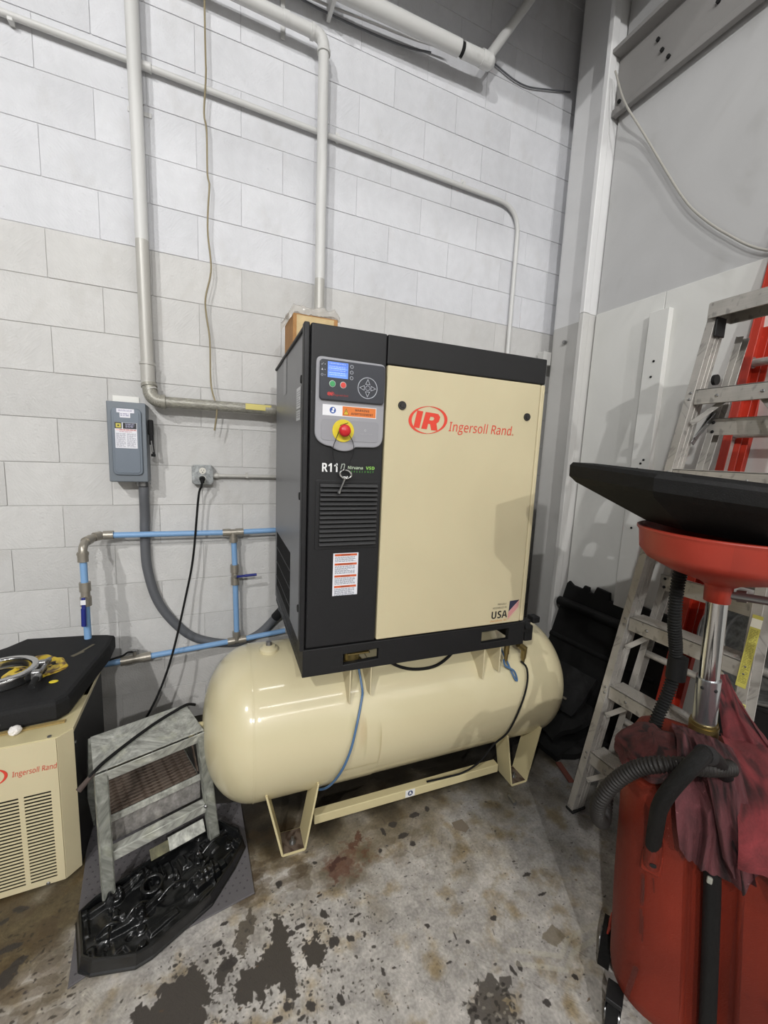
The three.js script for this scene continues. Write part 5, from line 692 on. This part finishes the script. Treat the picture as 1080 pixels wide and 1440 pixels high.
{ // steel tub behind the ladder
  const t = thing('metal_tub', 'dented grey steel tub leaning behind the aluminium ladder treads', 'tub', [2.545, 0.86, 1.63]);
  const g = lathe([[0, -0.07], [0.15, -0.068], [0.165, -0.055], [0.185, 0.045], [0.197, 0.050], [0.195, 0.056], [0.180, 0.052], [0.160, -0.048], [0.145, -0.060], [0, -0.062]], 48).rotateZ(rad(78)), p = g.attributes.position; for (let i = 0; i < p.count; i++) p.setX(i, p.getX(i) + 0.012 * fbm(p.getY(i) * 9, p.getZ(i) * 9, 3, 3)); g.computeVertexNormals(); part('tub', uvm(g), M(0x87888a, 0.38, 0.6, { map: galv }), t); part('tub_rim', new THREE.TorusGeometry(0.196, 0.005, 8, 60).rotateX(Math.PI / 2).translate(0, 0.053, 0).rotateZ(rad(78)), m.steel, t);
  const s = thing('tub_stand', 'dark crate standing behind the ladder under the steel tub', 'crate', [2.57, 0, 1.63]); part('crate_side', [bx(-0.10, 0.10, 0.0, 0.66, -0.14, 0.14, 0.01)], m.black, s); part('crate_lid', bx(-0.105, 0.105, 0.655, 0.675, -0.145, 0.145, 0.006), m.black, s);
}
// ---------------------------------------------------------------- red rolling oil drain
const ORIGIN = [1.577, 0, 1.80], FACE = rad(-60);
{
  const d = thing('oil_drain', 'red rolling waste oil drain with chrome pole and round catch bowl', 'oil drain', ORIGIN, FACE);
  // moulded tank body with a groove in the face
  const sec = (k, o, y) => { const a = [], lean = (y - 0.1) * 0.055, x0 = 0.006 - lean + o, x1 = 0.44 + lean * 0.5 - o, z0 = -0.43 + o, z1 = 0.0 - o, r = 0.055, gx = 0.225 - (y - 0.1) * 0.095; for (const [cx, cz, t0] of [[x1 - r, z0 + r, -90], [x1 - r, z1 - r, 0]]) for (let i = 0; i <= 6; i++) { const t = rad(t0 + 15 * i); a.push([cx + r * Math.cos(t), cz + r * Math.sin(t)]); } for (let i = 0; i <= 12; i++) { const u = i / 12, x = gx + 0.055 - 0.11 * u; a.push([x, z1 - 0.028 * Math.pow(Math.sin(Math.PI * u), 0.5) * k]); } { const r2 = 0.105; for (let i = 0; i <= 9; i++) { const t = rad(90 + 10 * i); a.push([x0 + r2 + r2 * Math.cos(t), z1 - r2 * 1.0 + r2 * Math.sin(t)]); } } for (const [cx, cz, t0] of [[x0 + r, z0 + r, 180]]) for (let i = 0; i <= 6; i++) { const t = rad(t0 + 15 * i); a.push([cx + r * Math.cos(t), cz + r * Math.sin(t)]); } return a; };
  const lev = [[0.10, 0, 0.05], [0.105, 1, 0.02], [0.125, 1, 0.004], [0.16, 1, 0], [0.40, 1, -0.002], [0.60, 1, 0], [0.64, 0.9, 0.0], [0.69, 0.4, 0.006], [0.72, 0.2, 0.018], [0.738, 0, 0.036], [0.745, 0, 0.06]], pos = [], idx = []; let n = 0;
  for (const [y, k, o] of lev) { const s = sec(k, o, y); n = s.length; for (const [x, z] of s) pos.push(x, y, z); }
  for (let r = 0; r < lev.length - 1; r++) for (let i = 0; i < n; i++) { const j = (i + 1) % n, a = r * n + i, b = r * n + j; idx.push(a, a + n, b, b, a + n, b + n); }
  for (const [r, f] of [[0, 1], [lev.length - 1, -1]]) { const c = pos.length / 3; pos.push(0.22, lev[r][0], -0.23); for (let i = 0; i < n; i++) { const a = r * n + i, b = r * n + (i + 1) % n; f > 0 ? idx.push(c, a, b) : idx.push(c, b, a); } }
  let g = new THREE.BufferGeometry(); g.setAttribute('position', new THREE.Float32BufferAttribute(pos, 3)); g.setIndex(idx); g.computeVertexNormals(); g = g.toNonIndexed(); uvm(g);
  part('tank_body', g, m.redPoly, d, 'red moulded plastic tank');
  part('sight_tube', tube([[0.224, 0.105, -0.010], [0.206, 0.30, -0.008], [0.182, 0.55, -0.008], [0.174, 0.62, -0.014], [0.170, 0.66, -0.05]], 0.017, 14, 30), m.rubber, d, 'black sight tube in the groove');
  part('tube_clip', rbox(0.011, 0.016, 0.008, 0.003, 0.171, 0.600, 0.009), M(0x8f8f86, 0.5), d, 'white clip');
  part('outlet_stub', [cyl([0.064, 0.555, -0.006], [0.062, 0.632, 0.012], 0.020, 0.018), rbox(0.044, 0.06, 0.014, 0.006, 0.064, 0.562, -0.002)], m.redPoly, d, 'red hose stub'); part('stub_hole', cyl([0.066, 0.572, 0.010], [0.067, 0.570, 0.018], 0.007), m.dark, d);
  sticker(d, 'scuff_marks', 0.09, 0.24, [0.068, 0.42, 0.0030], (c) => { c.strokeStyle = '#3a1510'; c.lineCap = 'round'; for (const [x, a, b, w, al] of [[0.028, 0.02, 0.10, 0.008, 0.45], [0.030, 0.03, 0.09, 0.004, 0.5], [0.048, 0.015, 0.05, 0.003, 0.5], [0.034, 0.115, 0.18, 0.006, 0.4], [0.040, 0.13, 0.20, 0.003, 0.5]]) { c.globalAlpha = al; c.lineWidth = w; c.beginPath(); c.moveTo(x, a); c.quadraticCurveTo(x + 0.004, (a + b) / 2, x + 0.006, b); c.stroke(); } }, 1200);
  sticker(d, 'scuff_marks', 0.05, 0.14, [0.060, 0.205, 0.0030], (c) => { c.strokeStyle = '#3a1510'; c.lineCap = 'round'; c.globalAlpha = 0.5; c.lineWidth = 0.012; c.beginPath(); c.moveTo(0.03, 0.02); c.quadraticCurveTo(0.024, 0.07, 0.018, 0.125); c.stroke(); }, 1200);
  const wheel = (x, y, z, r, w) => { const h = part('wheel', [cyl([x - w / 2, y, z], [x + w / 2, y, z], r, r, 30)], m.rubber, d); part('wheel_hub', [cyl([x - w / 2 - 0.004, y, z], [x + w / 2 + 0.004, y, z], r * 0.5, r * 0.5, 20)], m.steel, h); return h; };
  wheel(-0.008, 0.063, -0.19, 0.063, 0.030); wheel(0.488, 0.063, -0.19, 0.063, 0.030); wheel(0.030, 0.045, -0.025, 0.045, 0.028); wheel(0.40, 0.045, -0.03, 0.045, 0.028); wheel(0.03, 0.045, -0.39, 0.045, 0.028); wheel(0.40, 0.045, -0.39, 0.045, 0.028);
  part('caster_fork', [bx(0.010, 0.050, 0.090, 0.104, -0.06, -0.005), bar([0.012, 0.045, -0.025], [0.012, 0.095, -0.03], 0.03, 0.003, [0, 0, 1]), bar([0.048, 0.045, -0.025], [0.048, 0.095, -0.03], 0.03, 0.003, [0, 0, 1])], m.black, d);
  part('axle_bracket', [bar([-0.016, 0.06, -0.19], [-0.004, 0.15, -0.185], 0.05, 0.006, [0, 0, 1])], m.red, d);
  // pole
  const P = (y) => [0.149 - 0.044 * (y - 0.76), y, -0.338 + 0.078 * (y - 0.76)];
  part('pole_collar', [cyl(P(0.735), P(0.79), 0.036), cyl(P(0.79), P(0.80), 0.033)], m.brass, d, 'dull collar nut');
  const sl = part('pole_sleeve', [cyl(P(0.79), P(0.935), 0.0295, 0.0295, 30)], M(0xb9bcbf, 0.25, 0.9), d, 'bright steel sleeve'); for (const a of [-0.5, 0.6]) part('sleeve_hole', new THREE.SphereGeometry(0.005, 10, 8).translate(P(0.91)[0] + 0.0285 * Math.sin(a), 0.91, P(0.91)[2] + 0.0285 * Math.cos(a)), m.dark, sl);
  part('chrome_pole', cyl(P(0.93), P(1.20), 0.0245, 0.0245, 32), m.chrome, d, 'chrome telescopic pole');
  // catch bowl
  const b = P(1.2), bowl = part('catch_bowl', lathe([[0.0, 1.165], [0.030, 1.165], [0.032, 1.21], [0.05, 1.222], [0.125, 1.246], [0.178, 1.272], [0.197, 1.296], [0.203, 1.345], [0.209, 1.352], [0.209, 1.358], [0.203, 1.360], [0.198, 1.352], [0.192, 1.300], [0.172, 1.280], [0.12, 1.256], [0.0, 1.232]], 64).translate(b[0], 0, b[2]), m.red, d, 'round red catch bowl');
  part('drain_pipe', [cyl([b[0] + 0.02, 1.19, b[2] + 0.005], [b[0] + 0.20, 1.205, b[2] + 0.05], 0.011), cyl([b[0] + 0.04, 1.19, b[2]], [b[0] + 0.06, 1.193, b[2] + 0.005], 0.017, 0.017, 8)], m.steel, d);
  part('chain', tube([[b[0] + 0.12, 1.215, b[2] + 0.0], [b[0] + 0.15, 1.205, b[2] + 0.06], [b[0] + 0.17, 1.15, b[2] + 0.09], [b[0] + 0.20, 1.14, b[2] + 0.08]], 0.007, 8, 30), m.flex, d);
}
function corr(pts, r, pitch = 0.009) {                           // corrugated hose
  const c = new THREE.CatmullRomCurve3(pts.map((p) => V(...p))), L = c.getLength(), seg = Math.round(L / pitch * 5), n = 14, g = new THREE.TubeGeometry(c, seg, r, n, false), p = g.attributes.position, nn = g.attributes.normal;
  for (let i = 0; i <= seg; i++) { const k = 0.0022 * (Math.sin(i / 5 * Math.PI * 2) - 0.5); for (let j = 0; j <= n; j++) { const q = i * (n + 1) + j; p.setXYZ(q, p.getX(q) + nn.getX(q) * k, p.getY(q) + nn.getY(q) * k, p.getZ(q) + nn.getZ(q) * k); } }
  g.computeVertexNormals(); return g;
}
{
  const h = thing('drain_hose', 'dark corrugated hose from under the red bowl down behind the tank', 'hose', [1.86, 1.225, 1.68]); part('hose', corr([[0, 0.03, 0.01], [0.004, -0.02, 0], [0.012, -0.14, 0], [0.040, -0.24, 0], [0.050, -0.30, 0], [0.036, -0.37, 0], [-0.005, -0.47, 0.0], [-0.03, -0.52, 0.02]], 0.0175), m.rubber, h); part('hose_cuff', cyl([0.05, -0.26, 0.005], [0.05, -0.33, 0.005], 0.026), m.rubber, h);
  const k = thing('return_hose', 'grey corrugated hose looping out past the red tank corner', 'hose', ORIGIN, FACE); part('hose', corr([[0.18, 0.855, -0.04], [0.125, 0.872, 0.03], [0.066, 0.868, 0.06], [0.016, 0.832, 0.055], [-0.030, 0.766, 0.05], [-0.058, 0.69, 0.045], [-0.060, 0.620, 0.01], [-0.050, 0.565, -0.06], [-0.058, 0.60, -0.15]], 0.0175), PB(0x1c1917, 0.6), k);
  const s = thing('suction_hose', 'smooth black hose bent down into the red stub on the tank face', 'hose', ORIGIN, FACE); part('hose', tube([[0.19, 0.76, -0.12], [0.165, 0.85, -0.03], [0.128, 0.915, 0.045], [0.104, 0.903, 0.085], [0.076, 0.835, 0.085], [0.061, 0.765, 0.066], [0.060, 0.70, 0.040], [0.061, 0.615, 0.010]], 0.0165, 16, 90), m.rubber, s); part('hose_band', tube([[0.120, 0.918, 0.056], [0.132, 0.910, 0.038]], 0.0195, 14, 6), m.dark, s);
}
{ // long black drain pan resting on the bowl
  const p = thing('drain_pan', 'long black plastic drain pan with clipped corners resting on the red bowl', 'pan', [1.912, 1.358, 1.765], rad(-64.5)); p.rotation.order = 'YXZ'; p.rotation.z = -0.085;
  const oct = (hx, hz, c) => [[hx, -hz + c], [hx, hz - c], [hx - c * 1.6, hz], [-hx + c * 1.6, hz], [-hx, hz - c], [-hx, -hz + c], [-hx + c * 1.6, -hz], [hx - c * 1.6, -hz]];
  const R = [[0.185, 0.145, 0.06, 0.0], [0.385, 0.245, 0.14, 0.078], [0.405, 0.262, 0.15, 0.094], [0.408, 0.265, 0.15, 0.126], [0.402, 0.26, 0.15, 0.136], [0.394, 0.252, 0.148, 0.132], [0.390, 0.248, 0.147, 0.098], [0.372, 0.232, 0.135, 0.084], [0.175, 0.135, 0.055, 0.010]], pos = [], idx = [];
  for (const [hx, hz, c, y] of R) for (const [x, z] of oct(hx, hz, c)) pos.push(x, y, z);
  for (let r = 0; r < R.length - 1; r++) for (let i = 0; i < 8; i++) { const j = (i + 1) % 8, a = r * 8 + i, b = r * 8 + j; idx.push(a, a + 8, b, b, a + 8, b + 8); }
  for (const [r, f] of [[0, 1], [R.length - 1, -1]]) for (let i = 1; i < 7; i++) { const a = r * 8; f > 0 ? idx.push(a, a + i, a + i + 1) : idx.push(a, a + i + 1, a + i); }
  let g = new THREE.BufferGeometry(); g.setAttribute('position', new THREE.Float32BufferAttribute(pos, 3)); g.setIndex(idx); g = g.toNonIndexed(); g.computeVertexNormals(); uvm(g); part('pan', g, m.rubber, p);
  for (let i = 0; i < 6; i++) part('lip_tab', rbox(0.012, 0.008, 0.02, 0.003, -0.235 - i * 0.026, 0.006 + i * 0.0128, -0.10 + i * 0.012), m.rubber, p);
  part('worn_end', extr([[-0.10, 0.098], [0.10, 0.098], [0.085, 0.124], [-0.085, 0.124]], 0.002, 0.0006).rotateY(-Math.PI / 2).translate(-0.4078, 0, 0), M(0x4c4a3c, 0.6), p, 'scuffed greyish end');
}
// cloth: f(u, v) -> [x, y, z], a sheet with real folds
function cloth(f, nu, nv) { const g = new THREE.PlaneGeometry(1, 1, nu, nv), p = g.attributes.position, uv = g.attributes.uv; for (let i = 0; i < p.count; i++) { const u = uv.getX(i), v = 1 - uv.getY(i), q = f(u, v); p.setXYZ(i, ...q); uv.setXY(i, u * 0.5, v * 0.5); } g.computeVertexNormals(); return g; }
{
  const path = (pts, t) => { const s = t * (pts.length - 1), i = Math.min(pts.length - 2, Math.floor(s)), k = s - i; return pts[i].map((v, j) => v * (1 - k) + pts[i + 1][j] * k); };
  const r1 = thing('shop_rag', 'dirty maroon shop rag draped over the front of the red tank with pointed folds', 'rag', ORIGIN, FACE);
  const low = (u) => 0.665 - 0.03 * Math.sin(Math.PI * Math.min(1, u * 1.2)) + 0.05 * sm(0.7, 1.0, u);
  part('rag', cloth((u, v) => { const [z, y] = path([[-0.32, 0.772], [-0.24, 0.780], [-0.16, 0.778], [-0.08, 0.772], [-0.01, 0.758], [0.014, 0.72], [0.020, low(u)]], v), x = 0.070 + 0.125 * u + 0.035 * v + (v - 0.4) * 0.05 * (u - 0.1), fold = sm(0.35, 0.8, v) * (0.014 * Math.sin(u * 17 + 1.2) + 0.008 * Math.sin(u * 33 + v * 4)), hump = 0.030 * Math.exp(-Math.pow((v - 0.30) / 0.16, 2)) * (0.5 + 0.5 * Math.sin(u * 9 + 0.6)) + 0.016 * Math.pow(Math.abs(Math.sin(u * 6.5 + v * 2.2)), 3) * sm(0.0, 0.3, v); return [x + 0.008 * Math.sin(v * 7 + u * 9) * v, y + 0.010 * fbm(u * 5, v * 5, 1, 3) + hump, z + 0.010 + Math.max(-0.004, fold) + 0.012 * sm(0.7, 1, v)]; }, 80, 90), m.rag, r1);
  part('rag_fold', cloth((u, v) => { const [z, y] = path([[-0.22, 0.810], [-0.12, 0.822], [-0.03, 0.800], [0.028, 0.755], [0.042, 0.70], [0.044, 0.632 + 0.09 * Math.abs(u - 0.55)]], v), w = 0.085 * (1 - 0.5 * v), x = 0.150 + 0.062 * v + w * (u - 0.4); return [x, y + 0.008 * fbm(u * 6, v * 6, 5, 3) + 0.010 * Math.sin(u * 3.1), z + 0.006 + 0.010 * Math.sin(u * 13) * sm(0.2, 0.7, v)]; }, 40, 60), m.rag, r1, 'long pointed corner');
  const r2 = thing('shop_rag', 'cleaner red shop rag hanging broad beside the darker one on the tank', 'rag', ORIGIN, FACE);
  part('rag', cloth((u, v) => { const [z, y] = path([[-0.34, 0.786], [-0.24, 0.806], [-0.14, 0.812], [-0.04, 0.800], [0.020, 0.772], [0.036, 0.735 - 0.02 * u], [0.040, 0.700 - 0.06 * sm(0.1, 0.6, u) + 0.01 * Math.sin(u * 9)]], v), x = 0.185 + 0.018 * v + 0.24 * u; return [x, y + 0.008 * fbm(u * 4, v * 4, 11, 3), z + 0.018 + 0.008 * Math.sin(u * 16 + 0.6) * sm(0.5, 0.9, v)]; }, 60, 70), M(0x8a3437, 0.9, 0, { map: clothTone, bumpMap: clothBump, bumpScale: 0.002, side: THREE.DoubleSide }), r2);
  const r3 = thing('shop_rag', 'crumpled dark red rag bunched on the tank top beside the collar', 'rag', ORIGIN, FACE);
  const g = new THREE.SphereGeometry(1, 70, 44), p = g.attributes.position; for (let i = 0; i < p.count; i++) { const x = p.getX(i), y = p.getY(i), z = p.getZ(i), k = 1 + 0.26 * fbm(x * 1.6 + 3, y * 2.4, z * 1.6, 4) - 0.10 * Math.abs(Math.sin(x * 4 + z * 3)); p.setXYZ(i, 0.032 + 0.086 * x * k, 0.766 + Math.max(-0.022, 0.040 * y * k), -0.135 + 0.125 * z * k); } g.computeVertexNormals(); part('rag', g, m.ragDark, r3);
  const r4 = thing('shop_rag', 'red rag peaked against the pole sleeve behind the tank top', 'rag', ORIGIN, FACE);
  part('rag', cloth((u, v) => { const a = 0.2 + u * 1.5, w = 0.034 + 0.10 * Math.pow(v, 1.3); return [0.149 + w * Math.sin(a) + 0.02 * v, 0.945 - 0.18 * v + 0.01 * fbm(u * 4, v * 4, 3, 3), -0.345 + w * Math.cos(a) * 0.55 - 0.02 + 0.010 * Math.sin(u * 17) * v]; }, 40, 40), M(0x6c282b, 0.92, 0, { map: clothTone, side: THREE.DoubleSide }), r4);
}
scene.traverse((o) => { if (o.isMesh) { o.castShadow = true; o.receiveShadow = true; } });
renderer.render(scene, camera);
